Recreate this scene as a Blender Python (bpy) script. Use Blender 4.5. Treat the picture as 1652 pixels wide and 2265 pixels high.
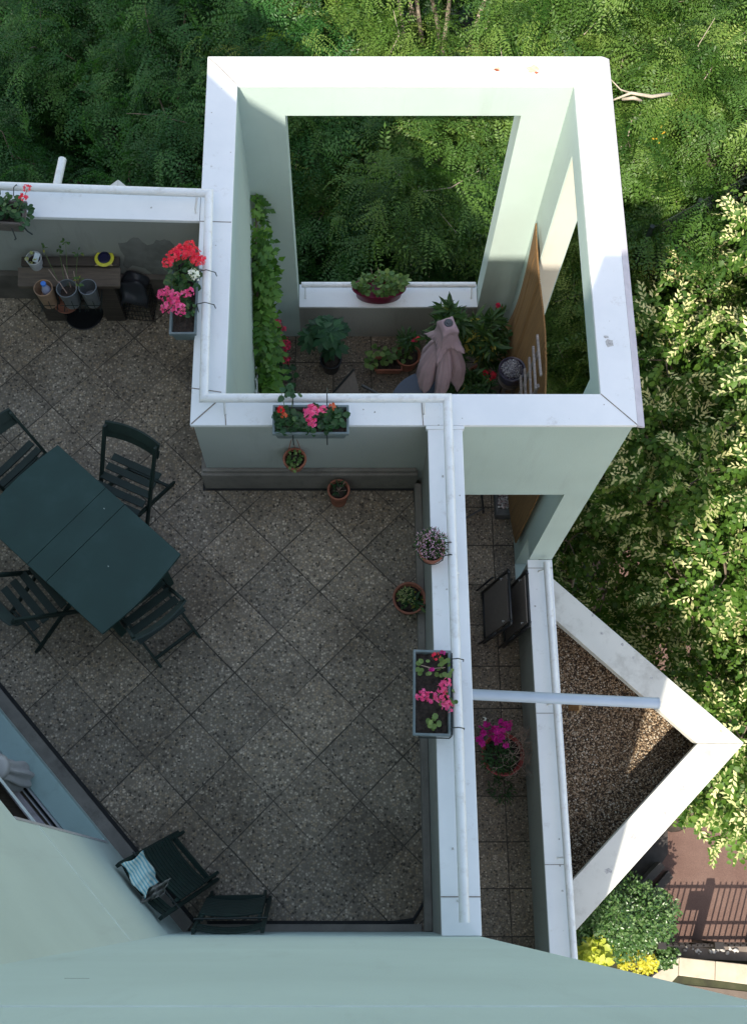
import bpy, bmesh, math, random
import numpy as np
from mathutils import Vector, Matrix, Quaternion
R = math.radians
random.seed(7); rng = np.random.default_rng(11)
S = bpy.context.scene
for o in list(bpy.data.objects): bpy.data.objects.remove(o)

# ------------------------------------------------------------------ camera
H = 22.5                       # camera height over the street
FPX, PX, PY, TILT = 2478., 756., 1132., R(19.263)
cam = bpy.data.cameras.new('camera'); co = bpy.data.objects.new('camera', cam); S.collection.objects.link(co)
co.location = (0, 0, H); co.rotation_euler = (TILT, 0, 0)
cam.sensor_width = 36; cam.lens = FPX/2265*36; cam.shift_x = (826-PX)/2265
cam.clip_end = 400; cam.clip_start = .05; S.camera = co
# ------------------------------------------------------------------ light
SUN_EL = 50.0; AZ = Vector((.350, .937)).normalized()     # AZ: direction the light travels over the ground
w = bpy.data.worlds.new('World'); S.world = w; w.use_nodes = True
wn = w.node_tree.nodes; bg = wn['Background']; sky = wn.new('ShaderNodeTexSky')
sky.sky_type = 'NISHITA'; sky.sun_disc = False; sky.sun_elevation = R(SUN_EL); sky.sun_rotation = R(200.5)
wm = wn.new('ShaderNodeMix'); wm.data_type = 'RGBA'; wm.blend_type = 'MULTIPLY'; wm.inputs[0].default_value = 1; wm.inputs[7].default_value = (1.18, 1.0, .80, 1)
w.node_tree.links.new(sky.outputs[0], wm.inputs[6]); w.node_tree.links.new(wm.outputs[2], bg.inputs[0]); bg.inputs[1].default_value = .15
sun = bpy.data.lights.new('sun', 'SUN'); so = bpy.data.objects.new('sun', sun); S.collection.objects.link(so)
sun.energy = 2.6; sun.angle = R(.6); sun.color = (1, .93, .80)
dv = Vector((AZ.x*math.cos(R(SUN_EL)), AZ.y*math.cos(R(SUN_EL)), -math.sin(R(SUN_EL))))
so.rotation_euler = dv.to_track_quat('-Z', 'Y').to_euler(); so.location = (-10, -30, 50)
S.view_settings.view_transform = 'Standard'; S.view_settings.look = 'None'
S.view_settings.exposure = 1.5; S.view_settings.gamma = 1
S.cycles.max_bounces = 6; S.cycles.diffuse_bounces = 4; S.cycles.transmission_bounces = 4; S.cycles.transparent_max_bounces = 4

# ------------------------------------------------------------------ helpers
def at(u, v, D):               # the point D metres below the camera that the photograph shows at (u, v)
    x = (u-PX)/FPX; y = -(v-PY)/FPX
    dy = y*math.cos(TILT)+math.sin(TILT); dz = y*math.sin(TILT)-math.cos(TILT); s = -D/dz
    return Vector((x*s, dy*s, H-D))
def Z(D): return H-D
def onY(u, v, Y):              # the point of the vertical plane y = Y that the photograph shows at (u, v)
    p = at(u, v, 10.0); k = Y/p.y; return Vector((p.x*k, Y, H-10.0*k))
def onX(u, v, X):
    p = at(u, v, 10.0); k = X/p.x; return Vector((X, p.y*k, H-10.0*k))
def link(name, me, parent=None):
    o = bpy.data.objects.new(name, me); S.collection.objects.link(o)
    if parent is not None: o.parent = parent
    return o
def tag(o, label=None, cat=None, group=None, kind=None):
    if label: o['label'] = label
    if cat: o['category'] = cat
    if group: o['group'] = group
    if kind: o['kind'] = kind
    return o
def thing(name, label, cat, loc=(0, 0, 0), rz=0, group=None):
    o = link(name, None); o.location = loc; o.rotation_euler = (0, 0, rz)
    o.empty_display_size = .1
    return tag(o, label, cat, group)
class MB:
    def __init__(s): s.v = []; s.f = []; s.marks = []
    def add(s, vs, fs):
        n = len(s.v); s.marks.append((list(vs), list(fs))); s.v += [tuple(p) for p in vs]; s.f += [tuple(i+n for i in f) for f in fs]; return s
    def box(s, x0, x1, y0, y1, z0, z1):
        return s.add([(x0,y0,z0),(x1,y0,z0),(x1,y1,z0),(x0,y1,z0),(x0,y0,z1),(x1,y0,z1),(x1,y1,z1),(x0,y1,z1)],
                     [(0,3,2,1),(4,5,6,7),(0,1,5,4),(1,2,6,5),(2,3,7,6),(3,0,4,7)])
    def bar(s, a, b, w_, t, up=(0, 0, 1)):      # rectangular bar from a to b; w_ sideways, t along up
        a = Vector(a); b = Vector(b); d = (b-a).normalized(); sd = d.cross(Vector(up))
        if sd.length < 1e-4: sd = Vector((1, 0, 0))
        sd.normalize(); u = sd.cross(d).normalized(); vs = []
        for p in (a, b):
            for i, j in ((-1,-1),(1,-1),(1,1),(-1,1)): vs.append(p+sd*w_/2*i+u*t/2*j)
        return s.add(vs, [(0,1,2,3),(7,6,5,4),(0,4,5,1),(1,5,6,2),(2,6,7,3),(3,7,4,0)])
    def prism(s, poly, z0, z1):
        n = len(poly); vs = [(p[0],p[1],z0) for p in poly]+[(p[0],p[1],z1) for p in poly]
        return s.add(vs, [tuple(range(n-1,-1,-1)), tuple(range(n,2*n))]+[(i,(i+1)%n,n+(i+1)%n,n+i) for i in range(n)])
    def tube(s, pts, r, seg=10, cap=True):
        pts = [Vector(p) for p in pts]; n = len(pts); rs = r if isinstance(r, (list, tuple)) else [r]*n
        vs = []; prev = None
        for i, p in enumerate(pts):
            d0 = (pts[i]-pts[i-1]).normalized() if i > 0 else None
            d1 = (pts[i+1]-pts[i]).normalized() if i < n-1 else None
            d = (d0+d1).normalized() if d0 is not None and d1 is not None else (d1 if d0 is None else d0)
            k = 1/max(.35, d.dot(d1)) if (d0 is not None and d1 is not None) else 1
            if prev is None:
                a = d.cross(Vector((0, 0, 1)));  a = Vector((1, 0, 0)) if a.length < 1e-3 else a.normalized()
            else:
                a = (prev-d*prev.dot(d)); a = a.normalized() if a.length > 1e-4 else d.orthogonal().normalized()
            prev = a; b = d.cross(a)
            out = None
            if k > 1.02: out = (d1-d0).normalized()
            for j in range(seg):
                t = 2*math.pi*j/seg; q = a*math.cos(t)+b*math.sin(t)
                if out is not None: q = q+out*q.dot(out)*(k-1)
                vs.append(p+q*rs[i])
        fs = [(i*seg+j, i*seg+(j+1)%seg, (i+1)*seg+(j+1)%seg, (i+1)*seg+j) for i in range(n-1) for j in range(seg)]
        if cap: fs += [tuple(range(seg-1,-1,-1)), tuple((n-1)*seg+j for j in range(seg))]
        return s.add(vs, fs)
    def lathe(s, prof, seg=28, c=(0, 0, 0), sx=1, sy=1):
        vs = []
        for r, z in prof:
            for j in range(seg):
                t = 2*math.pi*j/seg; vs.append((c[0]+sx*r*math.cos(t), c[1]+sy*r*math.sin(t), c[2]+z))
        n = len(prof)
        fs = [(i*seg+j, i*seg+(j+1)%seg, (i+1)*seg+(j+1)%seg, (i+1)*seg+j) for i in range(n-1) for j in range(seg)]
        if prof[0][0] > 1e-5: fs.append(tuple(range(seg-1,-1,-1)))
        if prof[-1][0] > 1e-5: fs.append(tuple((n-1)*seg+j for j in range(seg)))
        return s.add(vs, fs)
    def grid(s, fn, nu, nv):
        vs = [fn(i/nu, j/nv) for j in range(nv+1) for i in range(nu+1)]
        return s.add(vs, [(j*(nu+1)+i, j*(nu+1)+i+1, (j+1)*(nu+1)+i+1, (j+1)*(nu+1)+i) for j in range(nv) for i in range(nu)])
    def build_each(s, name, mat, parent=None, **k):     # every piece added becomes an object of its own
        return [MB().add(vs, fs).build(name, mat, parent, **k) for vs, fs in s.marks]
    def build(s, name, mat, parent=None, smooth=False, bevel=0, M=None, fix=True):
        me = bpy.data.meshes.new(name); me.from_pydata(s.v, [], s.f); me.materials.append(mat)
        bm = bmesh.new(); bm.from_mesh(me)
        if fix: bmesh.ops.recalc_face_normals(bm, faces=bm.faces)
        if M is not None: bm.transform(M)
        bm.to_mesh(me); bm.free()
        if smooth: me.polygons.foreach_set('use_smooth', [True]*len(me.polygons))
        o = link(name, me, parent)
        if smooth == 2: m = o.modifiers.new('e', 'EDGE_SPLIT'); m.split_angle = R(45)
        if bevel:
            m = o.modifiers.new('bevel', 'BEVEL'); m.width = bevel; m.segments = 2; m.limit_method = 'ANGLE'; m.angle_limit = R(40)
        return o
def npmesh(name, V, F, mat, parent=None, tint=None, smooth=False):
    V = np.asarray(V, np.float32); F = np.asarray(F, np.int32); me = bpy.data.meshes.new(name)
    m, k = F.shape
    me.vertices.add(len(V)); me.vertices.foreach_set('co', V.ravel())
    me.loops.add(m*k); me.loops.foreach_set('vertex_index', F.ravel())
    me.polygons.add(m); me.polygons.foreach_set('loop_start', np.arange(0, m*k, k, dtype=np.int32))
    me.polygons.foreach_set('loop_total', np.full(m, k, np.int32))
    if smooth: me.polygons.foreach_set('use_smooth', np.ones(m, bool))
    me.update(calc_edges=True); me.materials.append(mat)
    if tint is not None:
        a = me.attributes.new('tint', 'FLOAT', 'FACE'); a.data.foreach_set('value', np.asarray(tint, np.float32))
    return link(name, me, parent)
def unit(a): return a/np.maximum(np.linalg.norm(a, axis=-1, keepdims=True), 1e-9)
def bake(TV, TF, P, A, N, sc, tint):        # copies of a small template at points P, x axis A, z axis near N
    A = unit(A); Yv = unit(np.cross(N, A)); Nz = np.cross(A, Yv)
    sc = np.broadcast_to(np.asarray(sc, float), (len(P),))
    V = P[:, None, :] + sc[:, None, None]*(TV[None, :, 0:1]*A[:, None, :]+TV[None, :, 1:2]*Yv[:, None, :]+TV[None, :, 2:3]*Nz[:, None, :])
    n, k = len(P), len(TV)
    F = TF[None]+(np.arange(n)*k)[:, None, None]
    return V.reshape(-1, 3), F.reshape(-1, TF.shape[1]), np.repeat(tint, len(TF))
def merge(parts):
    Vs, Fs, Ts = [], [], []; n = 0
    for V, F, T in parts: Vs.append(V); Fs.append(F+n); Ts.append(T); n += len(V)
    return np.concatenate(Vs), np.concatenate(Fs), np.concatenate(Ts)
def rnd(n, d=3): return rng.normal(size=(n, d))

# ------------------------------------------------------------------ materials
def nmat(name):
    m = bpy.data.materials.new(name); m.use_nodes = True; nt = m.node_tree
    return m, nt, nt.nodes, nt.links, nt.nodes['Principled BSDF']
def coords(N, L, scale=None, obj=True):
    if obj: c = N.new('ShaderNodeTexCoord').outputs['Object']
    else: c = N.new('ShaderNodeNewGeometry').outputs['Position']
    if scale:
        mp = N.new('ShaderNodeMapping'); mp.inputs['Scale'].default_value = scale; L.new(c, mp.inputs[0]); c = mp.outputs[0]
    return c
def noise(N, L, c, s, d=4, rough=.55):
    n = N.new('ShaderNodeTexNoise'); n.inputs['Scale'].default_value = s; n.inputs['Detail'].default_value = d
    n.inputs['Roughness'].default_value = rough; L.new(c, n.inputs['Vector']); return n.outputs['Fac']
def ramp(N, L, f, stops, const=False):
    r = N.new('ShaderNodeValToRGB'); e = r.color_ramp.elements
    if const: r.color_ramp.interpolation = 'CONSTANT'
    while len(e) < len(stops): e.new(.5)
    for k, (p, c) in enumerate(stops): e[k].position = p; e[k].color = (*c, 1) if len(c) == 3 else c
    L.new(f, r.inputs[0]); return r.outputs[0]
def mix(N, L, f, a, b, mode='MIX'):
    m = N.new('ShaderNodeMix'); m.data_type = 'RGBA'; m.blend_type = mode
    for k, x in ((0, f), (6, a), (7, b)):
        if hasattr(x, 'links') or hasattr(x, 'is_linked'): L.new(x, m.inputs[k])
        else: m.inputs[k].default_value = x if k == 0 else (*x, 1)
    return m.outputs[2]
def bump(N, L, B, h, s, d=.01):
    b = N.new('ShaderNodeBump'); b.inputs['Strength'].default_value = s; b.inputs['Distance'].default_value = d
    L.new(h, b.inputs['Height']); L.new(b.outputs[0], B.inputs['Normal'])
def plain(name, c, rough=.5, var=.12, scale=9, bmp=0, metal=0, dirt=None, dirt_amt=.5, spec=.5, dscale=3.0):
    m, nt, N, L, B = nmat(name); v = coords(N, L, obj=False)
    f = noise(N, L, v, scale); dark = tuple(x*(1-var) for x in c); lite = tuple(min(1, x*(1+var)) for x in c)
    col = ramp(N, L, f, [(.3, dark), (.7, lite)])
    if dirt:
        g = noise(N, L, v, dscale, 6, .7); g = ramp(N, L, g, [(.52, (0, 0, 0)), (.72, (dirt_amt,)*3)])
        col = mix(N, L, g, col, dirt)
    L.new(col, B.inputs['Base Color']); B.inputs['Roughness'].default_value = rough; B.inputs['Metallic'].default_value = metal
    B.inputs['Specular IOR Level'].default_value = spec
    if bmp: bump(N, L, B, noise(N, L, v, scale*12, 3), bmp, .004)
    return m
def coping_mat(name='coping'):
    m, nt, N, L, B = nmat(name); v = coords(N, L, obj=False)
    a = ramp(N, L, noise(N, L, v, 1.3, 6, .65), [(.35, (.74, .76, .78)), (.65, (.83, .84, .85))])
    s = ramp(N, L, noise(N, L, v, 5.5, 8, .8), [(.58, (0, 0, 0)), (.80, (.8,)*3)])
    a = mix(N, L, s, a, (.42, .38, .34))
    vo = N.new('ShaderNodeTexVoronoi'); vo.inputs['Scale'].default_value = 7; L.new(v, vo.inputs['Vector'])
    sp = ramp(N, L, vo.outputs['Distance'], [(.02, (.8,)*3), (.05, (0, 0, 0))])
    a = mix(N, L, sp, a, (.25, .22, .19))
    L.new(a, B.inputs['Base Color']); B.inputs['Roughness'].default_value = .45
    bump(N, L, B, noise(N, L, v, 2.2, 3), .15, .01); return m
def wall_mat(name, c, stain=(.33, .36, .34), amt=.35):
    m, nt, N, L, B = nmat(name); v = coords(N, L, obj=False)
    a = ramp(N, L, noise(N, L, v, .9, 5, .6), [(.3, tuple(x*.93 for x in c)), (.7, tuple(x*1.05 for x in c))])
    mp = N.new('ShaderNodeMapping'); mp.inputs['Scale'].default_value = (3.5, 3.5, .5); L.new(v, mp.inputs[0])
    s = ramp(N, L, noise(N, L, mp.outputs[0], 1.5, 7, .7), [(.56, (0, 0, 0)), (.8, (amt,)*3)])
    a = mix(N, L, s, a, stain); L.new(a, B.inputs['Base Color']); B.inputs['Roughness'].default_value = .75
    B.inputs['Specular IOR Level'].default_value = .25
    bump(N, L, B, noise(N, L, v, 90, 4, .7), .55, .004); return m
def paver_mat(name, rot, step, org, base, grid_rot_b=None):
    m, nt, N, L, B = nmat(name); g = coords(N, L, obj=False)
    mp = N.new('ShaderNodeMapping'); mp.vector_type = 'TEXTURE'
    mp.inputs['Location'].default_value = (org[0], org[1], 0); mp.inputs['Rotation'].default_value = (0, 0, rot)
    mp.inputs['Scale'].default_value = (step[0], step[1], 1); L.new(g, mp.inputs[0])
    sx = N.new('ShaderNodeSeparateXYZ'); L.new(mp.outputs[0], sx.inputs[0])
    def M_(op, a, b=None):
        n = N.new('ShaderNodeMath'); n.operation = op
        for k, x in enumerate((a, b)):
            if x is None: continue
            if isinstance(x, (int, float)): n.inputs[k].default_value = x
            else: L.new(x, n.inputs[k])
        return n.outputs[0]
    wob = noise(N, L, g, 3.0, 3)
    ds = []
    for k in (0, 1):
        p = M_('PINGPONG', M_('ADD', sx.outputs[k], M_('MULTIPLY', wob, .02)), .5); ds.append(p)
    d = M_('MINIMUM', ds[0], ds[1])
    jn = M_('MULTIPLY', M_('LESS_THAN', d, M_('MULTIPLY', noise(N, L, g, 14, 4), .021 if rot else .028)), ramp(N, L, noise(N, L, g, 1.7, 3), [(.36, (.4 if rot else .95,)*3), (.54, (1,)*3)]))
    cx = N.new('ShaderNodeCombineXYZ'); L.new(M_('FLOOR', sx.outputs[0]), cx.inputs[0]); L.new(M_('FLOOR', sx.outputs[1]), cx.inputs[1])
    wnz = N.new('ShaderNodeTexWhiteNoise'); L.new(cx.outputs[0], wnz.inputs['Vector'])
    vo = N.new('ShaderNodeTexVoronoi'); vo.inputs['Scale'].default_value = 62; L.new(g, vo.inputs['Vector'])
    sh = N.new('ShaderNodeSeparateColor'); L.new(vo.outputs['Color'], sh.inputs[0])
    b = base
    peb = ramp(N, L, sh.outputs[0], [(0, tuple(x*.24 for x in b)), (.08, tuple(x*.75 for x in b)), (.3, tuple(x*1.0 for x in b)),
         (.55, (b[0]*1.25, b[1]*1.15, b[2]*1.0)), (.74, tuple(x*1.35 for x in b)), (.92, tuple(x*2.0 for x in b))], True)
    vo2 = N.new('ShaderNodeTexVoronoi'); vo2.inputs['Scale'].default_value = 25; L.new(g, vo2.inputs['Vector'])
    sh2 = N.new('ShaderNodeSeparateColor'); L.new(vo2.outputs['Color'], sh2.inputs[0])
    big = M_('MULTIPLY', M_('LESS_THAN', vo2.outputs['Distance'], .33), M_('GREATER_THAN', sh2.outputs[0], .72))
    bigc = ramp(N, L, sh2.outputs[1], [(0, tuple(x*.25 for x in b)), (.45, tuple(x*.4 for x in b)), (.6, tuple(x*1.9 for x in b))], True)
    peb = mix(N, L, big, peb, bigc)
    edge = ramp(N, L, vo.outputs['Distance'], [(.30, (0, 0, 0)), (.62, (.75,)*3)])
    col = mix(N, L, edge, peb, tuple(x*.62 for x in b))
    tv = ramp(N, L, wnz.outputs['Value'], [(0, (.80, .80, .80)), (1, (1.14, 1.11, 1.07))])
    col = mix(N, L, 1.0, col, tv, 'MULTIPLY')
    st = ramp(N, L, noise(N, L, g, 1.1, 6, .65), [(.36, (.66, .63, .60)), (.58, (1.05, 1.05, 1.05)), (.8, (1.28, 1.26, 1.22))])
    col = mix(N, L, 1.0, col, st, 'MULTIPLY')
    col = mix(N, L, jn, col, tuple(x*.22 for x in b))
    L.new(col, B.inputs['Base Color']); B.inputs['Roughness'].default_value = .8; B.inputs['Specular IOR Level'].default_value = .3
    hh = M_('SUBTRACT', M_('SUBTRACT', 1.0, vo.outputs['Distance']), M_('MULTIPLY', jn, 1.5)); bump(N, L, B, hh, .6, .004)
    return m
def leaf_mat(name, stops, transl=.3, rough=.45, spec=.35):
    m, nt, N, L, B = nmat(name)
    a = N.new('ShaderNodeAttribute'); a.attribute_name = 'tint'
    col = ramp(N, L, a.outputs['Fac'], stops)
    L.new(col, B.inputs['Base Color']); B.inputs['Roughness'].default_value = rough; B.inputs['Specular IOR Level'].default_value = spec
    t = N.new('ShaderNodeBsdfTranslucent'); tc = mix(N, L, 1.0, col, (1.25, 1.35, .55), 'MULTIPLY'); L.new(tc, t.inputs[0])
    mx = N.new('ShaderNodeMixShader'); mx.inputs[0].default_value = transl
    L.new(B.outputs[0], mx.inputs[1]); L.new(t.outputs[0], mx.inputs[2]); L.new(mx.outputs[0], N['Material Output'].inputs[0]); return m
def wood_mat(name, c, rough=.75, axis=(1, 12, 12)):
    m, nt, N, L, B = nmat(name); v = coords(N, L, axis)
    a = ramp(N, L, noise(N, L, v, 4, 6, .7), [(.3, tuple(x*.55 for x in c)), (.55, c), (.8, tuple(min(1, x*1.5) for x in c))])
    L.new(a, B.inputs['Base Color']); B.inputs['Roughness'].default_value = rough; bump(N, L, B, noise(N, L, v, 8, 4), .4, .003); return m

M = {}
M['cap'] = coping_mat()
M['seam'] = plain('seam_sealant', (.20, .17, .14), .8, .4, 30)
M['green'] = wall_mat('pale_green_render', (.46, .555, .515))
M['green2'] = wall_mat('blue_green_render', (.45, .575, .56), (.30, .36, .34), amt=.3)
M['cream'] = wall_mat('cream_render', (.62, .58, .50))
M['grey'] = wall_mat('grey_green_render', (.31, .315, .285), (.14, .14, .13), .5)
M['plinth'] = plain('concrete_plinth', (.20, .18, .155), .85, .25, 6, .4, dirt=(.045, .04, .035), dirt_amt=.8)
M['bitumen'] = plain('bitumen', (.012, .012, .012), .8, .3, 20)
M['rail'] = plain('white_rail_paint', (.76, .77, .77), .4, .05, 6, dirt=(.45, .41, .36), dirt_amt=.5, dscale=14)
M['spout'] = plain('zinc_spout', (.44, .51, .60), .4, .06, 4, metal=0)
M['pav1'] = paver_mat('terrace_pavers', R(45), (.4415, .4365), (-.493, .0765), (.288, .244, .192))
M['pav2'] = paver_mat('balcony_pavers', 0, (.42, .426), (1.59, -.288), (.20, .168, .132))
M['beam'] = plain('planter_frame_paint', (.60, .59, .54), .6, .05, 3, dirt=(.30, .28, .24), dirt_amt=.7, dscale=2.6)
M['table'] = plain('dark_teal_paint', (.010, .040, .033), .6, .15, 3, dirt=(.03, .06, .06), dirt_amt=.4)
M['chair'] = plain('dark_green_paint', (.006, .018, .013), .65, .25, 12)
M['chair2'] = plain('bottle_green_paint', (.005, .019, .015), .55, .25, 12)
M['trough'] = plain('grey_green_plastic', (.125, .165, .17), .45, .15, 14, dirt=(.3, .32, .31), dirt_amt=.4, dscale=9)
M['soil'] = plain('soil', (.035, .026, .020), .95, .6, 60, .8)
M['terra'] = plain('terracotta', (.30, .105, .062), .75, .25, 12, .2, dirt=(.12, .07, .05), dirt_amt=.7)
M['black'] = plain('black_metal', (.012, .013, .015), .4, .2, 20)
M['wire'] = plain('dark_wire', (.012, .02, .018), .5, .2, 20)
M['wood'] = wood_mat('weathered_wood', (.115, .088, .065)); M['wood2'] = wood_mat('dark_damp_wood', (.06, .046, .036))
M['twig'] = plain('dry_twig', (.36, .26, .21), .8, .3, 40)
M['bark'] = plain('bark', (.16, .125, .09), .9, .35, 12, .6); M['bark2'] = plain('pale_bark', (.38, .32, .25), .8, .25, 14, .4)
M['stem'] = plain('green_stem', (.09, .14, .04), .6, .3, 30)
M['ger'] = leaf_mat('geranium_leaf', [(0, (.018, .055, .020)), (.6, (.04, .11, .035)), (1, (.10, .17, .05))], .15)
M['vine'] = leaf_mat('vine_leaf', [(0, (.045, .12, .02)), (.5, (.095, .23, .038)), (1, (.19, .35, .065))], .35)
M['fatsia'] = leaf_mat('dark_glossy_leaf', [(0, (.010, .04, .016)), (.6, (.02, .072, .028)), (1, (.04, .11, .04))], .12, .5, .25)
M['olea'] = leaf_mat('oleander_leaf', [(0, (.018, .055, .014)), (.6, (.042, .10, .024)), (.9, (.09, .16, .04)), (1, (.34, .30, .05))], .25)
M['ivy'] = leaf_mat('sill_plant_leaf', [(0, (.05, .11, .025)), (.6, (.10, .19, .05)), (1, (.19, .27, .08))], .25)
M['locust'] = leaf_mat('sunlit_locust_leaf', [(0, (.030, .085, .014)), (.5, (.090, .180, .030)), (.93, (.175, .27, .055)), (.975, (.25, .33, .08)), (.985, (.62, .38, .03)), (1, (.70, .42, .05))], .33)  # copy for the sunlit trees, sunlight put into the lighter greens
M['locust_shade'] = leaf_mat('shaded_locust_leaf', [(0, (.016, .065, .011)), (.5, (.036, .125, .024)), (.98, (.075, .18, .036)), (1, (.16, .20, .06))], .28)  # same leaf for the shaded trees, shade put into the darker greens
M['linden'] = leaf_mat('linden_leaf', [(0, (.032, .085, .010)), (.5, (.075, .155, .020)), (.9, (.12, .21, .032)), (1, (.18, .27, .05))], .25, .5, .3)
M['bract'] = leaf_mat('linden_bract', [(0, (.42, .46, .19)), (.5, (.66, .65, .32)), (1, (.84, .78, .42))], .3, .6)
M['shrub'] = leaf_mat('shrub_leaf', [(0, (.035, .085, .022)), (.6, (.07, .15, .035)), (1, (.17, .26, .10))], .2, .3, .5)
M['yleaf'] = leaf_mat('yellow_leaf', [(0, (.34, .40, .05)), (1, (.62, .62, .10))], .3)
M['ystar'] = leaf_mat('golden_leaf', [(0, (.45, .42, .04)), (1, (.66, .60, .07))], .3)
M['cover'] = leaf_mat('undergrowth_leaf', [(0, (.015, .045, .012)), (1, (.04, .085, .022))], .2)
def petal(n, c, c2): M[n] = leaf_mat(n+'_petal', [(0, c), (1, c2)], .25, .6, .2)
petal('red', (.55, .008, .018), (.85, .03, .05)); petal('pink', (.75, .05, .25), (.95, .22, .45)); petal('magenta', (.42, .008, .20), (.65, .03, .33))
petal('crimson', (.42, .01, .06), (.70, .05, .13)); petal('white', (.8, .8, .8), (.9, .9, .9)); petal('orange', (.60, .07, .03), (.70, .25, .13)); petal('lilac', (.45, .22, .36), (.70, .45, .60))
petal('hot', (.80, .02, .08), (.95, .10, .14))
M['mauve'] = plain('mauve_canvas', (.33, .235, .27), .9, .08, 6, .3); M['dplast'] = plain('dark_hub', (.05, .055, .07), .4)
M['glass'] = plain('dark_table_top', (.05, .06, .085), .25, .05, 3)
M['reed'] = wood_mat('reed', (.20, .105, .034), .9, (.4, 17, .45)); M['slate'] = wood_mat('grey_slat', (.22, .19, .18), .8)
M['burg'] = plain('burgundy_plastic', (.17, .012, .045), .35, .1, 6); M['purp'] = plain('dark_violet_glaze', (.035, .03, .055), .3)
M['fab'] = plain('taupe_mesh_fabric', (.135, .112, .10), .8, .1, 30, .2)
M['alu'] = plain('dull_aluminium', (.50, .50, .52), .4, .05, 6, metal=.3); M['mauvef'] = plain('door_track', (.44, .40, .43), .5, .12, 6, dirt=(.15, .13, .12), dirt_amt=.7, dscale=9)
M['glassd'] = plain('dark_pane', (.03, .035, .04), .08, .1, 2)
M['sill'] = wall_mat('green_sill', (.34, .47, .45), (.2, .24, .22), .5)
M['blueg'] = plain('bluegrey_pebble', (.26, .25, .30), .8, .4, 60)

# ------------------------------------------------------------------ setting: floors, ground
def structure(mb, name, mat): return tag(mb.build(name, mat), kind='structure')
FL = 8.26; LF = 11.2
C0 = Vector((-1.09, -.184)); DG = Vector((-.676, .737)).normalized(); NG = Vector((DG.y, -DG.x))   # NG points onto the terrace
if NG.x < 0: NG = -NG
far = C0+DG*7.2
qq = C0+DG*((4.86-C0.y)/DG.y)
MB().prism([(qq.x, 4.86), (C0.x, C0.y), (.62, -.184), (.62, 3.13), (-1.03, 3.13), (-1.03, 4.86)], Z(FL)-.02, Z(FL)).build('terrace_floor', M['pav1'])
tag(bpy.data.objects['terrace_floor'], kind='structure')
structure(MB().prism([(.82, -7), (1.80, -7), (1.80, 6.0), (-.815, 6.0), (-.815, 3.13), (.82, 3.13)], Z(LF)-.02, Z(LF)), 'balcony_floor', M['pav2'])

def ground_mat():
    m, nt, N, L, B = nmat('ground_soil'); v = coords(N, L, obj=False)
    a = ramp(N, L, noise(N, L, v, 3, 8, .7), [(.3, (.018, .016, .011)), (.6, (.04, .045, .02)), (.8, (.07, .06, .04))])
    L.new(a, B.inputs['Base Color']); B.inputs['Roughness'].default_value = .95; return m
structure(MB().box(-150, 150, -150, 150, -.5, 0), 'ground', ground_mat())
def pave_mat():
    m, nt, N, L, B = nmat('brown_asphalt'); v = coords(N, L, obj=False)
    a = ramp(N, L, noise(N, L, v, 1.2, 5, .6), [(.35, (.125, .070, .055)), (.65, (.165, .10, .08))])
    g = ramp(N, L, noise(N, L, v, 90, 2), [(.4, (.75,)*3), (.6, (1.15,)*3)]); a = mix(N, L, 1.0, a, g, 'MULTIPLY')
    L.new(a, B.inputs['Base Color']); B.inputs['Roughness'].default_value = .85; bump(N, L, B, noise(N, L, v, 120), .3, .004); return m
structure(MB().prism([(5.25, -.72), (22, -.72), (22, 9), (5.25, 9)], -.1, .02), 'pavement', pave_mat())
dk = plain('shade_dark_asphalt', (.045, .04, .038), .85, .2, 8)  # near-black tone stands for the shade on this ground
structure(MB().prism([(2.2, -.1), (5.5, -.1), (6.25, .9), (6.5, 3.5), (2.2, 3.5)], -.1, .026), 'shaded_path', dk)  # dark sheet, its outline follows the shaded part of the ground
k0, k1 = at(1504, 2110, H-.0), at(1652, 2126, H)
structure(MB().prism([(5.60, -1.35), (14, -2.2), (22, -9), (5, -9)], -.1, .016), 'road', plain('grey_brown_asphalt', (.125, .098, .08), .85, .12, 5, .3, dirt=(.09, .07, .06)))
structure(MB().prism([(5.25, -.92), (22, -1.6), (22, -.725), (5.25, -.725)], -.1, .03), 'kerb_strip', plain('kerb_strip_concrete', (.20, .165, .14), .85, .15, 6))

# ------------------------------------------------------------------ building
bld = thing('apartment_building', 'pale green rendered apartment building with smooth blank wall and sliding door', 'building', (0, 0, 0))
TOP = Z(1.72)
W_ = MB()
t0, t1 = .79, 2.75                                     # the door, measured along the angled wall
def dg(t, n): p = C0+DG*t+NG*n; return (p.x, p.y)
front = MB().prism([(.82, -.184), (-1.09, -.184), (-2.4, -2.2), (-2.4, -4.15), (.82, -4.15)], 0.0, TOP); front.build('wall', M['green2'], bld)
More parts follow.
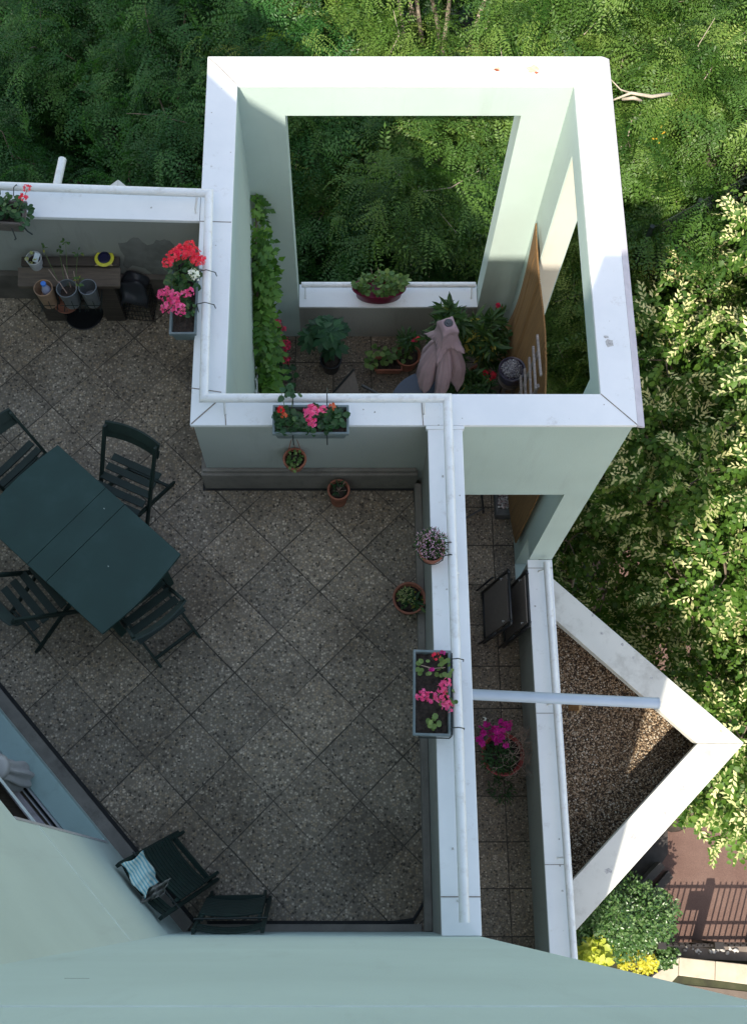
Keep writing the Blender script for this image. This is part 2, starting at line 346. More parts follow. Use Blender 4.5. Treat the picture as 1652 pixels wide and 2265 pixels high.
# angled wall with a door opening: panel right of the door, above it, left of it
ang = MB(); dz1 = Z(5.77)
TOPD = Z(1.35)
ang.prism([dg(0, 0), dg(t0, 0), dg(t0, -.32), dg(.0, -.9)], Z(9.5), dz1)
ang.prism([dg(t1, 0), dg(7.2, 0), dg(7.2, -.32), dg(t1, -.32)], Z(9.5), dz1)
ang.prism([dg(0, 0), dg(7.2, 0), dg(7.2, -.32), dg(0, -.9)], dz1, TOPD)
ang.prism([dg(t0, -.0), dg(t1, -.0), dg(t1, -.32), dg(t0, -.32)], Z(9.5), Z(8.16))
ang.build('angled_wall', M['green'], bld)
MB().prism([dg(7.2, 0), dg(7.2, -.32), (-2.4, -2.2), (-2.4, -4.15), (-6.75, -4.15), (-6.75, far.y)], 0, Z(1.75)).build('rear_block', M['green2'], bld)
MB().prism([(.82, -2.0), (1.67, -2.0), (.82, -4.2)], 0, TOP).build('unseen_shade_wing', M['green2'], bld)  # unseen wing, cut to a wedge so its shadow edge crosses the planter
MB().box(.15, .82, -.9, -.184, TOP+.002, Z(1.15)).build('added_shade_pier', M['green2'], bld)  # unseen pier, added to carry the shade further along the right coping
MB().box(-5.9, -1.03, -.18, 4.8, 0, Z(FL)-.24).box(-1.028, .60, -.18, 3.11, 0, Z(FL)-.24).build('lower_storeys', M['green'], bld)
MB().box(-5.9, -1.02, -.18, 4.83, Z(FL)-.23, Z(FL)-.022).box(-1.018, .60, -.18, 3.12, Z(FL)-.23, Z(FL)-.022).build('floor_slab', M['plinth'], bld)
MB().box(.62, .815, -7, 3.12, 0, Z(LF)-.03).box(.815, 2.0, -7, 3.12, 0, Z(LF)-.03).box(-1.01, 2.0, 3.12, 6.2, 0, Z(LF)-.03).build('tower_base', M['green'], bld)
# thin pale joint lines in the render
lm = plain('pale_joint_filler', (.62, .68, .66), .7)
MB().box(-1.2, .82, -.187, -.1815, Z(2.30)-.002, Z(2.30)+.002).build('wall_joint', lm, bld)
j = MB().prism([dg(.0, -.01), dg(.0, .003), dg(7, .003), dg(7, -.01)], Z(6.2)-.004, Z(6.2)+.002); j.build('wall_joint', lm, bld)
ck = MB(); q_ = [(-.72, 3.15), (-.69, 3.146), (-.675, 3.149), (-.655, 3.147)]
for (x, d), (x2, d2) in zip(q_[:-1], q_[1:]): ck.bar((x, -.1843, Z(d)), (x2, -.1843, Z(d2)), .002, .002, (0, 1, 0))
ck.build('wall_crack', plain('crack', (.17, .19, .19), .9), bld)
# plinth and bitumen line along the terrace
pl = MB()
pl.prism([dg(-.02, 0), dg(7, 0), dg(7, .085), dg(.0, .085)], Z(FL)+.001, Z(FL)+.03)
pl.build('plinth', M['plinth'], bld)
MB().box(C0.x+.12, .55, -.183, -.135, Z(FL)+.001, Z(FL)+.022).build('plinth', M['plinth'], bld)
bt = MB().prism([dg(-.02, .086), dg(7, .086), dg(7, .112), dg(-.02, .112)], Z(FL)+.001, Z(FL)+.014).box(C0.x+.16, .50, -.134, -.112, Z(FL)+.001, Z(FL)+.012)
bt.build('bitumen_joint', M['bitumen'], bld)
# sliding door: sill, tracks, leaf
door = link('sliding_door', None, bld)
MB().prism([dg(t0-.0, .001), dg(t1, .001), dg(t1, -.17), dg(t0, -.17)], Z(8.16)+.001, Z(8.08)).build('sill', M['sill'], door, bevel=.006)
for k, (a, b, h, mt) in enumerate([(-.172, -.182, 8.03, 'alu'), (-.183, -.205, 8.075, 'glassd'), (-.206, -.215, 8.04, 'alu'), (-.216, -.235, 8.075, 'bark'), (-.236, -.30, 8.05, 'mauvef')]):
    MB().prism([dg(t0+.002, a), dg(t1, a), dg(t1, b), dg(t0+.002, b)], Z(8.16)+.002, Z(h)).build('track', M[mt], door)
MB().prism([dg(t0+.9, -.186), dg(t1, -.186), dg(t1, -.203), dg(t0+.9, -.203)], Z(8.07), Z(5.8)).build('pane', M['glassd'], door)
MB().prism([dg(t0+.84, -.18), dg(t0+.90, -.18), dg(t0+.90, -.21), dg(t0+.84, -.21)], Z(8.07), Z(5.8)).build('stile', M['alu'], door)
MB().prism([dg(t0-.006, .004), dg(t0+.014, .004), dg(t0+.014, -.03), dg(t0-.006, -.03)], Z(8.1), dz1).build('frame', M['alu'], door)
MB().prism([dg(t0, -.31), dg(t1, -.31), dg(t1, -.9), dg(t0, -.9)], Z(8.3), Z(8.1)).build('interior_floor', wood_mat('floorboards', (.12, .09, .07)), bld)
MB().prism([dg(t0, -.91), dg(t1, -.91), dg(t1, -.95), dg(t0, -.95)], Z(8.3), Z(5.5)).build('interior_wall', plain('interior_wall', (.35, .34, .32), .8), bld)
# bundled pale curtain beside the door
cu = MB(); c = at(0, 1690, 7.5)
def cur(a, b):
    t = a*2*math.pi; r = .10+.018*math.sin(t*7+b*3)+.02*math.sin(b*6); return (c.x+.0+r*math.cos(t)*.8, c.y-.03+r*math.sin(t)*.8, Z(8.05)+b*.62)
cu.grid(cur, 48, 10)
cu.lathe([(.001, .64), (.06, .645), (.093, .615)], 24, (c.x, c.y-.03, Z(8.05)))
tag(cu.build('curtain_bundle', plain('grey_white_cloth', (.42, .41, .40), .9, .1, 8), smooth=True), 'gathered pale grey cloth bundle standing in the sliding doorway', 'curtain')

# ------------------------------------------------------------------ tower (loggia frame)
X0, X1, Y0, Y1 = -1.047, 2.040, 3.115, 6.258; CW = .238; cz = Z(7.1); ct = .035
tow = thing('balcony_tower', 'tall open square frame of pale green walls under wide white coping', 'tower', (X0, Y0, 0)); tow.location = (0, 0, 0)
def mitre(a, b, c, d): return MB().prism([a, b, c, d], cz-ct, cz)
i0, i1, q0, q1 = X0+CW, X1-CW, Y0+CW, Y1-CW-.03
g_ = .0025
mitre((X0, Y1), (X1, Y1), (i1, q1), (i0, q1)).build('coping', M['cap'], tow, bevel=.004)
mitre((X1+.0, Y1-g_), (X1, Y0+g_), (i1, q0+g_), (i1, q1-g_)).build('coping', M['cap'], tow, bevel=.004)
mitre((X0, Y0), (X1, Y0), (i1, q0), (i0, q0)).build('coping', M['cap'], tow, bevel=.004)
mitre((X0, Y1-g_), (i0, q1-g_), (i0, q0+g_), (X0, Y0+g_)).build('coping', M['cap'], tow, bevel=.004)
MB().add([(X1+.001, Y1, cz-.002), (X1+.001, Y0, cz-.002), (X1+.055, Y0, cz-.03), (X1+.055, Y1, cz-.03), (X1+.055, Y1, cz-.05), (X1+.055, Y0, cz-.05), (X1+.001, Y1, cz-.034), (X1+.001, Y0, cz-.034)],
         [(0, 1, 2, 3), (3, 2, 5, 4), (4, 5, 7, 6), (6, 7, 1, 0), (0, 3, 4, 6), (1, 7, 5, 2)]).build('drip_edge', plain('drip_edge_zinc', (.5, .47, .52), .5), tow)
sm = MB()
def seam(a, b, wd=.006, z=None, mb=None):
    z = cz if z is None else z; a = Vector((*a, z+.0005)); b = Vector((*b, z+.0005)); (mb or sm).bar(a, b, wd, .003)
seam((X0+.01, Y1-.01), (i0-.005, q1+.005)); seam((X1-.01, Y1-.01), (i1+.01, q1+.01), .003); seam((X0+.01, Y0+.01), (i0-.02, q0-.02), .008); seam((X1-.005, Y0+.005), (i1, q0), .006)
for (u, v, u2, v2) in ((443, 489, 512, 491), (418, 857, 490, 867), (497, 890, 500, 940), (932, 885, 936, 941)):
    a, b = at(u, v, 7.1), at(u2, v2, 7.1); seam((a.x, a.y), (b.x, b.y), .006)
sm.build_each('sealant_joint', M['seam'], tow)
def blot(u, v, r, mat, parent, D=7.1, n=9, nm='rust_stain', el=1.5):
    p = at(u, v, D); pts = []
    for k in range(n): t = 2*math.pi*k/n; q = r*(.6+.6*random.random()); pts.append((p.x+q*math.cos(t)*el, p.y+q*math.sin(t)))
    MB().prism(pts, p.z-.002, p.z+.0012).build(nm, mat, parent)
rust = plain('rust', (.30, .09, .045), .9, .5, 60); rust2 = plain('pale_rust', (.55, .40, .28), .9, .3, 40); dirtm = plain('grey_dirt', (.42, .41, .40), .9, .35, 60)
blot(1100, 153, .026, rust2, tow); blot(1098, 154, .015, rust, tow, D=7.098); blot(1178, 152, .040, rust2, tow); blot(1174, 158, .018, rust2, tow, D=7.098); blot(1186, 160, .012, rust, tow, D=7.096); blot(800, 152, .02, dirtm, tow); blot(1348, 758, .035, dirtm, tow, el=.9); blot(1340, 745, .012, dirtm, tow)
for (u, v) in ((335, 459), (829, 911)): blot(u, v, .008, dirtm, tow, el=1, nm='screw')
fx0, fx1, fy0, fy1 = X0+.02, X1-.02, Y0+.015, Y1-.02     # outer faces
nx0, nx1, ny0, ny1 = i0-.01, i1+.0, q0-.01, q1+.012       # inner faces
zt = cz-ct; zb = Z(LF)
# far wall with its window opening
ox0, ox1 = -.457, 1.445; SL = 10.52
MB().box(nx0, nx1, ny1, fy1, Z(7.48), zt).box(nx0, ox0, ny1, fy1, zb, Z(7.48)).box(ox1, nx1, ny1, fy1, zb, Z(7.48)).build('far_wall', M['green'], tow)
MB().box(ox0, ox1, ny1+.0, fy1, zb, Z(SL)-.03).build('far_wall_sill', M['grey'], tow)
MB().box(fx0, nx0, ny0+.002, fy1, zb, zt).build('left_wall', M['green'], tow)
MB().box(nx1, fx1, ny0, fy1, Z(7.37), zt).box(nx1, fx1, 5.54, fy1, zb, Z(7.37)).box(nx1, fx1, ny0, 3.60, zb, Z(7.37)).box(nx1, fx1, 3.60, 5.54, zb, Z(10.3)).build('right_wall', M['green'], tow)
MB().box(nx1+.012, fx1-.012, 5.533, 5.5405, zb, Z(7.375)).build('reveal', M['cream'], tow)
# front wall: grey low part above the terrace, green beam to the right of the parapet
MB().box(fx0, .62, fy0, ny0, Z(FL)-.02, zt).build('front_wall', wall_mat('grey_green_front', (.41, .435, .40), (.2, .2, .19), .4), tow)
MB().box(.62, nx1, fy0, ny0, Z(8.53), zt).box(nx1, fx1, fy0, ny0, Z(10.34), zt).build('front_beam', M['green'], tow)
MB().box(nx0, .62, fy0, ny0, zb, Z(FL)-.25).build('lower_wall', M['green'], tow)
MB().box(fx0-.045, .58, fy0-.05, fy0-.001, Z(FL)+.001, Z(7.97)).box(fx0-.045, fx0-.001, fy0, 4.7, Z(FL)+.001, Z(7.97)).build('plinth', M['plinth'], tow, bevel=.008)
MB().box(fx0-.03, .565, fy0-.03, fy0-.001, Z(7.97)+.001, Z(7.93)).build('plinth', M['plinth'], tow, bevel=.006)
MB().box(fx0-.062, .56, fy0-.066, fy0-.051, Z(FL)+.001, Z(FL)+.012).box(fx0-.062, fx0-.046, fy0-.051, 4.6, Z(FL)+.001, Z(FL)+.012).build('bitumen_joint', M['bitumen'], tow)
# lower sill coping of the window
wsill = MB().box(ox0+.005, ox1-.005, q1-.005, fy1+.02, Z(SL)-.03, Z(SL)); wsill.build('sill_coping', M['cap'], tow, bevel=.004)

# ------------------------------------------------------------------ parapets
px0, px1 = .592, .830
rp = thing('parapet_wall', 'long white-capped parapet between the pebbled terrace and the narrow balcony', 'parapet', (0, 0, 0))
MB().box(px0, px1, -.182, Y0-.03, cz-ct, cz-.002).build('coping', M['cap'], rp, bevel=.004)
MB().box(px0-.012, px1+.012, Y0-.03, Y0-.004, cz-ct-.004, cz+.004).build('coping_end', M['cap'], rp, bevel=.002)
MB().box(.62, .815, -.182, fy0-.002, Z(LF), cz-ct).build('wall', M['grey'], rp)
MB().box(.565, .618, -.182, fy0-.052, Z(FL)+.001, Z(8.13)).build('plinth', M['plinth'], rp, bevel=.006)
bj = MB(); pj = [at(u, v, FL-.008) for (u, v) in ((915, 1065), (922, 1180), (929, 1300), (938, 1500), (941, 1750), (941, 1990), (915, 2033), (850, 2042), (700, 2049), (600, 2050))]
bj.tube(pj, .010, 6); bj.build('bitumen_joint', M['bitumen'], rp)
s2 = MB(); seam((px0, -.182+.22), (px1, -.182+.22), .006, cz-.002, s2); s2.build_each('sealant_joint', M['seam'], rp)
for (u, v) in ((979, 1053), (988, 1303), (1001, 1877)): blot(u, v, .008, dirtm, rp, el=1, nm='screw')
# left parapet
lp = thing('parapet_wall', 'white-capped parapet behind the wooden bench with a dark damp patch on its wall', 'parapet', (0, 0, 0))
a0, a1 = at(443, 488, 7.1), at(0, 477, 7.1); sl = (a1.y-a0.y)/(a1.x-a0.x); ye = lambda x: a0.y+(x-a0.x)*sl
xl = -5.6
MB().prism([(X0-.003, ye(X0)), (X0-.003, ye(X0)+.275), (xl, ye(xl)+.275), (xl, ye(xl))], cz-ct, cz-.001).build('coping', M['cap'], lp, bevel=.004)
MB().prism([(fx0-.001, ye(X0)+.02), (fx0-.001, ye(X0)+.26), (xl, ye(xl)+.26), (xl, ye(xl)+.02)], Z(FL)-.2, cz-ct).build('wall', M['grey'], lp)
MB().prism([(fx0-.046, ye(X0)-.03), (fx0-.046, ye(X0)+.019), (xl, ye(xl)+.019), (xl, ye(xl)-.03)], Z(FL)+.001, Z(7.89)).build('plinth', plain('damp_plinth', (.11, .095, .08), .9, .3, 6, .3), lp, bevel=.008)
wet = MB(); base = []
for (x_, y_) in ((892, 605), (925, 600), (962, 592), (985, 566), (1015, 556), (1052, 560), (1085, 590), (1120, 612), (1160, 600), (1178, 572), (1215, 576), (1245, 566), (1290, 580), (1312, 610), (1335, 640), (1330, 720), (1318, 800), (1250, 850), (1180, 855), (1100, 790), (1010, 770), (960, 800), (930, 770), (945, 700), (910, 660)):
    q_ = onY(x_/2.581/1.3245, (480+y_/2.581)/1.3245, ye(-1.5)+.0185); base.append((q_.x+random.uniform(-.006, .006), q_.z+random.uniform(-.006, .006)))
n = len(base); wet.add([(x, ye(x)+.0185, z) for x, z in base]+[(x, ye(x)+.024, z) for x, z in base], [tuple(range(n))]+[(i, (i+1)%n, n+(i+1)%n, n+i) for i in range(n)])
wet.build('damp_patch', plain('damp_render', (.185, .185, .175), .8, .2, 8, dirt=(.25, .26, .24), dirt_amt=.9, dscale=5), lp)
# outer parapet of the narrow balcony
op = thing('parapet_wall', 'outer white-capped parapet of the narrow balcony next to the gravel triangle', 'parapet', (0, 0, 0))
OD = 10.34; oz = Z(OD); vx0, vx1 = 1.785, 2.022
MB().box(vx0, vx1, -7, fy0-.003, oz-.035, oz).build('coping', M['cap'], op, bevel=.004)
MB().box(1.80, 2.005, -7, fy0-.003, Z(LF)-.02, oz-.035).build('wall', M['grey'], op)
s3 = MB()
for (v,) in ((1256,), (1577,), (1912,)):
    y = at(1230, v, OD).y; seam((vx0, y), (vx1, y), .005, oz, s3)
s3.build_each('sealant_joint', M['seam'], op)
for (u, v) in ((1183, 1340), (1186, 1545), (1236, 1856), (1243, 1970), (1238, 1914)): blot(u, v, .009, dirtm, op, D=OD, el=1, nm='screw')
# parapet of the storey below on the left side
lo = thing('parapet_wall', 'lower outer parapet hidden beyond the left terrace wall', 'parapet', (0, 0, 0))
MB().box(-5.6, fx0-.01, 6.0, 6.2, 0, Z(10.4)).build('wall', M['green'], lo); MB().box(-5.6, fx0-.01, 5.98, 6.22, Z(10.4), Z(10.36)).build('coping', M['cap'], lo)
MB().box(-5.6, fx0-.01, 4.84, 6.0, 0, Z(LF)).build('slab', M['plinth'], lo)

# ------------------------------------------------------------------ triangular planter frames
def frame(name, label, A, B, Cc, wd, D, gz, gdir):
    t = thing(name, label, 'planter frame', (0, 0, 0)); A, B, Cc = Vector(A), Vector(B), Vector(Cc)
    zt_ = Z(D)
    def off(p, q, k):                                  # inward normal offset line
        d = (q-p).normalized(); n_ = Vector((-d.y, d.x)); m = (A+B+Cc)/3
        if (m-p).dot(n_) < 0: n_ = -n_
        return n_*k
    bi = B.copy(); n1 = off(A, B, wd); n2 = off(B, Cc, wd)
    d1 = (B-A).normalized(); d2 = (Cc-B).normalized()
    # inner apex: intersection
    p1 = A+n1; p2 = B+n2; den = d1.x*d2.y-d1.y*d2.x; tt = ((p2.x-p1.x)*d2.y-(p2.y-p1.y)*d2.x)/den; bi = p1+d1*tt
    bd = Cc-A
    def meet(p, d): den = d.x*bd.y-d.y*bd.x; q = ((A.x-p.x)*bd.y-(A.y-p.y)*bd.x)/den; return p+d*q
    ia = meet(p1, d1); ic = meet(p2, d2)
    MB().prism([A, B, bi, ia], zt_-.10, zt_).build('beam', M['beam'], t, bevel=.006)
    g = d2*.003
    MB().prism([B+g, Cc, ic, bi+g], zt_-.10, zt_).build('beam', M['beam'], t, bevel=.006)
    o1, o2 = off(A, B, .09), off(B, Cc, .09)
    w1, w2 = off(A, B, .01), off(B, Cc, .01)
    MB().prism([A+w1, B+w1-d1*.02, B+o1-d1*.10, A+o1], gz-.5, zt_-.101).prism([B+w2+d2*.02, Cc+w2, Cc+o2, B+o2+d2*.10], gz-.5, zt_-.101).build('upstand', M['plinth'], t)
    return t, bi
GD = 11.5
pA, pB, pC = at(1221, 1272, 10.9), at(1645, 1643, 10.9), at(1275, 2060, 10.9)
tf, bi = frame('triangular_planter', 'white triangular beam frame over gravel beyond the outer parapet', (2.03, pA.y+.06), (pB.x, pB.y), (2.03, pC.y-.09), .312, 10.9, Z(GD), 1.0)
for (u, v) in ((1310, 1360), (1375, 1425), (1440, 1500), (1330, 1400), (1400, 1455)): blot(u, v, .016, dirtm, tf, D=10.9, nm='stain', el=1)
blot(1594, 1617, .016, rust2, tf, D=10.9, el=1)
for (u, v) in ((1470, 1795), (1400, 1850), (1510, 1745), (1345, 1925)): blot(u, v, .03, dirtm, tf, D=10.9, nm='stain', el=1.2)
MB().prism([(2.007, pA.y), (pB.x-.10, pB.y), (2.007, pC.y)], 0, Z(GD)-.05).build('planter_base', M['green'], tf)
MB().prism([(2.008, pA.y-.02), (pB.x-.12, pB.y), (2.008, pC.y+.02)], Z(GD)-.049, Z(GD)-.012).build('gravel_bedding', plain('gravel_bedding', (.055, .04, .028), .95, .5, 50, .5), tf)
ap = at(262, 396, 10.9)
frame('triangular_planter', 'tip of a white triangular beam frame peeking over the left parapet', (ap.x-1.8, 6.21), (ap.x, ap.y), (ap.x+1.8, 6.21), .312, 10.9, Z(GD), 1.0)
# gravel: real stones
def ico():
    bm = bmesh.new(); bmesh.ops.create_icosphere(bm, subdivisions=1, radius=1); V = np.array([v.co[:] for v in bm.verts]); F = np.array([[v.index for v in f.verts] for f in bm.faces]); bm.free(); return V, F
IV, IF = ico()
def stones(name, mat, P, smin, smax, parent=None, flat=.6):
    n = len(P); sc = rng.uniform(smin, smax, n); V, F, T = bake(IV*np.array([1, .75, flat]), IF, P, rnd(n)*np.array([1, 1, .25]), rnd(n)*.35+np.array([0, 0, 1.]), sc, rng.uniform(0, 1, n))
    return npmesh(name, V, F, mat, parent, T, True)
M['gravel'] = leaf_mat('gravel_stone', [(0, (.05, .032, .022)), (.35, (.20, .135, .08)), (.65, (.36, .255, .16)), (.9, (.50, .41, .30)), (1, (.62, .57, .48))], 0, .8, .3)
n = 62000; xs = rng.uniform(2.0, 3.95, n); ys = rng.uniform(-.5, 3.4, n)
keep = (ys < pA.y+.05-(xs-2.0)*.93) & (ys > pC.y-.05+(xs-2.0)*.93); xs, ys = xs[keep], ys[keep]
P = np.stack([xs, ys, Z(GD)-.012+rng.uniform(0, .012, len(xs))], 1)
tag(stones('gravel', M['gravel'], P, .006, .013), kind='stuff')

# ------------------------------------------------------------------ rails and spouts
def bracket(parent, p, q, mat=None):                 # J-shaped support from coping p up to rail q
    p, q = Vector(p), Vector(q); m1 = p+Vector((0, 0, .03)); m2 = (p+q)/2+Vector((0, 0, .02))
    MB().tube([p, m1, m2, q], .008, 8).build('bracket', mat or M['rail'], parent, smooth=True)
rl = thing('handrail', 'white tubular handrail running round the terrace parapets and tower coping', 'handrail', (0, 0, 0)); RD = 6.97
def ra(u, v): return at(u, v, RD)
r0 = ra(463, 427); r00 = ra(0, 411); ext = r00+(r00-r0)*1.0
pts = [ext, r0, ra(451, 880), ra(989, 880), ra(1027, 2040)]
MB().tube(pts, .0315, 16).build('tube', M['rail'], rl, smooth=2)
for (u, v, u2, v2) in ((434, 470, 437, 428), (499, 915, 497, 885), (938, 915, 937, 885), (1012, 1992, 1025, 1992), (1012, 1270, 1005, 1270), (441, 600, 455, 600)):
    bracket(rl, at(u, v, 7.099), at(u2, v2, RD))
r2 = thing('handrail', 'short white handrail on the tower window sill behind the oval planter', 'handrail', (0, 0, 0)); yr = fy1-.05
MB().tube([(ox0+.03, yr, Z(SL)+.11), (ox1-.03, yr, Z(SL)+.11)], .03, 14).build('tube', M['rail'], r2, smooth=2)
for x in (ox0+.07, ox1-.07): bracket(r2, (x, yr-.10, Z(SL)), (x, yr, Z(SL)+.11))
r3 = thing('handrail', 'white handrail along the outer parapet above the gravel triangle', 'handrail', (0, 0, 0))
a, b = at(1208, 1243, 10.22), at(1267, 2090, 10.22); MB().tube([a, b+(b-a)*.6], .032, 14).build('tube', M['rail'], r3, smooth=2)
for v in (1258, 1576, 1912):
    t = (v-1243)/847; q = a+(b-a)*t; bracket(r3, (q.x-.06, q.y, oz), q)
sp = thing('rain_spout', 'blue-grey tubular rain spout crossing above the narrow balcony and gravel', 'spout', (0, 0, 0))
a, b = at(1030, 1535, 8.36), at(1455, 1555, 8.46); d = b-a
MB().tube([a-d*.12, b], .0415, 20, False).tube([a-d*.12, b-d*.001], .036, 20, False).build('pipe', M['spout'], sp, smooth=True)
MB().tube([b-d*.006, b+d*.001], .0435, 20, False).build('pipe_lip', M['spout'], sp, smooth=True)
sp2 = thing('rain_spout', 'white rain spout poking out over the trees beyond the left parapet', 'spout', (0, 0, 0))
a, b = at(120, 440, 8.36), at(139, 352, 8.42); MB().tube([a+(a-b)*.6, b], .036, 16).build('pipe', M['rail'], sp2, smooth=2)

# ------------------------------------------------------------------ table and chairs
FZ = Z(FL)
def P2(u, v, D): p = at(u, v, D); return Vector((p.x, p.y))
tA, tB, tC = P2(128, 983, 7.51), P2(400, 1225, 7.51), P2(222, 1398, 7.51)
ex = (tB-tA).normalized(); ey = (tB-tC).normalized(); Lt = (tB-tA).length; Wt = (tB-tC).length
tb = thing('garden_table', 'dark teal extending garden table with seams across its top', 'table', (0, 0, 0))
tb.location = (tB.x, tB.y, FZ); tb.rotation_euler = (0, 0, math.atan2(ex.y, ex.x))     # local x runs to the right end, origin at its far corner
def top_part(xa, xb, bow=0, bowl=0):
    nseg = 14; pr = [(xb+bow*math.sin(math.pi*k/nseg), -Wt*k/nseg) for k in range(nseg+1)]
    pl_ = [(xa-bowl*math.sin(math.pi*k/nseg), -Wt*(1-k/nseg)) for k in range(nseg+1)]
    return MB().prism(pr+pl_, .72, .75)
s1_, s2_ = -Lt+.50, -Lt+.69
top_part(-Lt, s1_-.0015, 0, .03).build('tabletop', M['table'], tb, bevel=.004)
top_part(s1_+.0015, s2_-.0015).build('leaf', M['table'], tb, bevel=.002)
top_part(s2_+.0015, 0, .03).build('tabletop', M['table'], tb, bevel=.004)
MB().box(-Lt+.1, -.1, -.11, -.09, .64, .72).box(-Lt+.1, -.1, -Wt+.09, -Wt+.11, .64, .72).box(-.12, -.10, -Wt+.1, -.1, .64, .72).box(-Lt+.1, -Lt+.12, -Wt+.1, -.1, .64, .72).build('apron', M['table'], tb)
for x in (-Lt+.13, -.13):
    for y in (-.13, -Wt+.13): MB().prism([(x-.02, y-.03), (x+.02, y-.03), (x+.02, y+.03), (x-.02, y+.03)], 0, .64).build('leg', M['table'], tb, bevel=.003)
pt = plain('pale_speck', (.5, .55, .5), .8)
for (x, y) in ((-Lt*.52, -.12), (-.32, -.40)): MB().prism([(x, y), (x+.009, y-.003), (x+.012, y+.002), (x+.003, y+.004)], .7502, .7512).build('speck', pt, tb)

def slat(mb, x0, x1, y, z, wd, th, curve=0, tilt=0, n=8, up=True):   # a slat along x, optionally curved
    for s_ in (0,):
        top = []; 
        for k in range(n+1):
            x = x0+(x1-x0)*k/n; c = curve*(1-(2*k/n-1)**2)
            top.append((x, c))
        vs = []
        for (x, c) in top:
            for (a, b) in ((-1, -1), (1, -1), (1, 1), (-1, 1)):
                if up: vs.append((x, y+a*wd/2*math.cos(tilt)-b*th/2*math.sin(tilt), z-c+b*th/2*math.cos(tilt)+a*wd/2*math.sin(tilt)))
                else: vs.append((x, y-c+b*th/2+a*wd/2*math.sin(tilt), z+a*wd/2*math.cos(tilt)))
        m = n+1; fs = [(0, 1, 2, 3), tuple(4*n+i for i in (3, 2, 1, 0))]
        for k in range(n):
            for i in range(4): fs.append((4*k+i, 4*k+(i+1) % 4, 4*k+4+(i+1) % 4, 4*k+4+i))
        mb.add(vs, fs)
def bistro(name, label, group):
    t = thing(name, label, 'chair', (0, 0, 0), 0, group); m = M['chair']; hw = .205
    MBs = MB()
    for k in range(5): slat(MBs, -.20, .20, -.17+k*.082, .455+.004*k, .056, .016, .008)
    MBs.build('seat', m, t, bevel=.002)
    b = MB(); slat(b, -.222, .222, -.245, .86, .075, .014, .035, R(-38), up=False); slat(b, -.222, .222, -.222, .785, .06, .014, .032, R(-38), up=False)
    b.build('backrest', m, t, bevel=.002)
    for s_ in (-1, 1): MB().bar((s_*hw, -.235, .89), (s_*hw, .235, 0), .02, .035, (0, 1, 0)).build('leg', m, t, bevel=.002)
    for s_ in (-1, 1): MB().bar((s_*(hw-.026), .20, .44), (s_*(hw-.026), -.30, 0), .02, .035, (0, 1, 0)).build('leg', m, t, bevel=.002)
    MB().bar((-hw+.03, -.24, .055), (hw-.03, -.24, .055), .02, .03).bar((-hw+.01, .2, .075), (hw-.01, .2, .075), .02, .03).build_each('stretcher', m, t)
    return t
def copy_tree(o, parent=None):
    c = o.copy(); S.collection.objects.link(c); c.parent = parent
    for ch in [x for x in bpy.data.objects if x.parent == o and x is not c]: copy_tree(ch, c)
    return c
grp = 'folding chairs round the teal table'
ch0 = bistro('folding_chair', 'green slatted folding chair standing between table and white tower corner', grp)
def put(o, mid, face, lz, ly):     # put local point (0, ly, lz) over mid, facing direction face
    f = Vector(face).normalized(); o.location = (mid.x-f.x*ly, mid.y-f.y*ly, FZ); o.rotation_euler = (0, 0, math.atan2(f.y, f.x)-math.pi/2)
def facing(L, Rr, s=1): d = (Rr-L).normalized(); return Vector((-d.y, d.x))*s
L_, R_ = P2(254.5, 1010, 7.80), P2(349.6, 1052, 7.80)
put(ch0, (L_+R_)/2, facing(L_, R_, -1), .45, -.17)
def another(label): c = copy_tree(ch0); c['label'] = label; return c
c2 = another('slatted folding chair at the right end of the table, backrest towards open floor')
L_, R_ = P2(292.5, 1413, 7.41), P2(409.5, 1325.5, 7.41); f2 = facing(L_, R_, 1)
put(c2, (L_+R_)/2, f2, .86, -.245)
c3 = another('green slatted folding chair tucked under the long side of the table nearest the building')
L_, R_ = P2(14.6, 1307, 7.80), P2(76, 1383, 7.80); put(c3, (L_+R_)/2, facing(L_, R_, 1), .45, -.17)
c4 = another('green slatted folding chair at the left end of the table, cut by the photo edge')
e_ = P2(72, 978, 7.80); put(c4, e_-Vector((-ey.x, -ey.y))*-.20-ey*0+(-ey)*.0, ex, .45, -.17); 
c4.location = (*((e_-ey*.20)-ex*-.17), FZ)

def folded(name, label, group):     # folded slatted chair; local z runs up its leaning plane, y is its thickness
    t = thing(name, label, 'chair', (0, 0, 0), 0, group); m = M['chair2']; hw = .215
    b = MB()
    for k in range(10): slat(b, -.20, .20, .055, .25+k*.040, .029, .013, .022, up=False)
    b.build('seat', m, t, bevel=.002)
    b = MB()
    for k in range(3): slat(b, -.21, .21, .005, .70+k*.045, .034, .013, .03, up=False)
    b.build('backrest', m, t, bevel=.002)
    for s_ in (-1, 1): MB().bar((s_*hw, -.01, 0), (s_*hw, .0, .84), .024, .036, (0, 1, 0)).build('leg', m, t, bevel=.003)
    for s_ in (-1, 1): MB().bar((s_*(hw-.03), .035, .02), (s_*(hw-.03), .03, .66), .022, .034, (0, 1, 0)).build('leg', m, t, bevel=.003)
    MB().bar((-hw, 0, .10), (hw, 0, .10), .022, .03, (0, 1, 0)).bar((-hw+.03, .04, .17), (hw-.03, .04, .17), .022, .03, (0, 1, 0)).build_each('stretcher', m, t)
    MB().tube([(-hw-.02, .03, .66), (hw+.02, .03, .66)], .006, 8).build('hinge_rod', M['wire'], t)
    return t
g2 = 'folded chairs leaning on the building wall'
fA = folded('folded_chair', 'bottle green folded chair leaning on the wall with a striped towel over it', g2)
L_, R_ = P2(390, 1854, FL), P2(500, 1944, FL); mid = (L_+R_)/2; top = P2(300, 1930, 7.52)
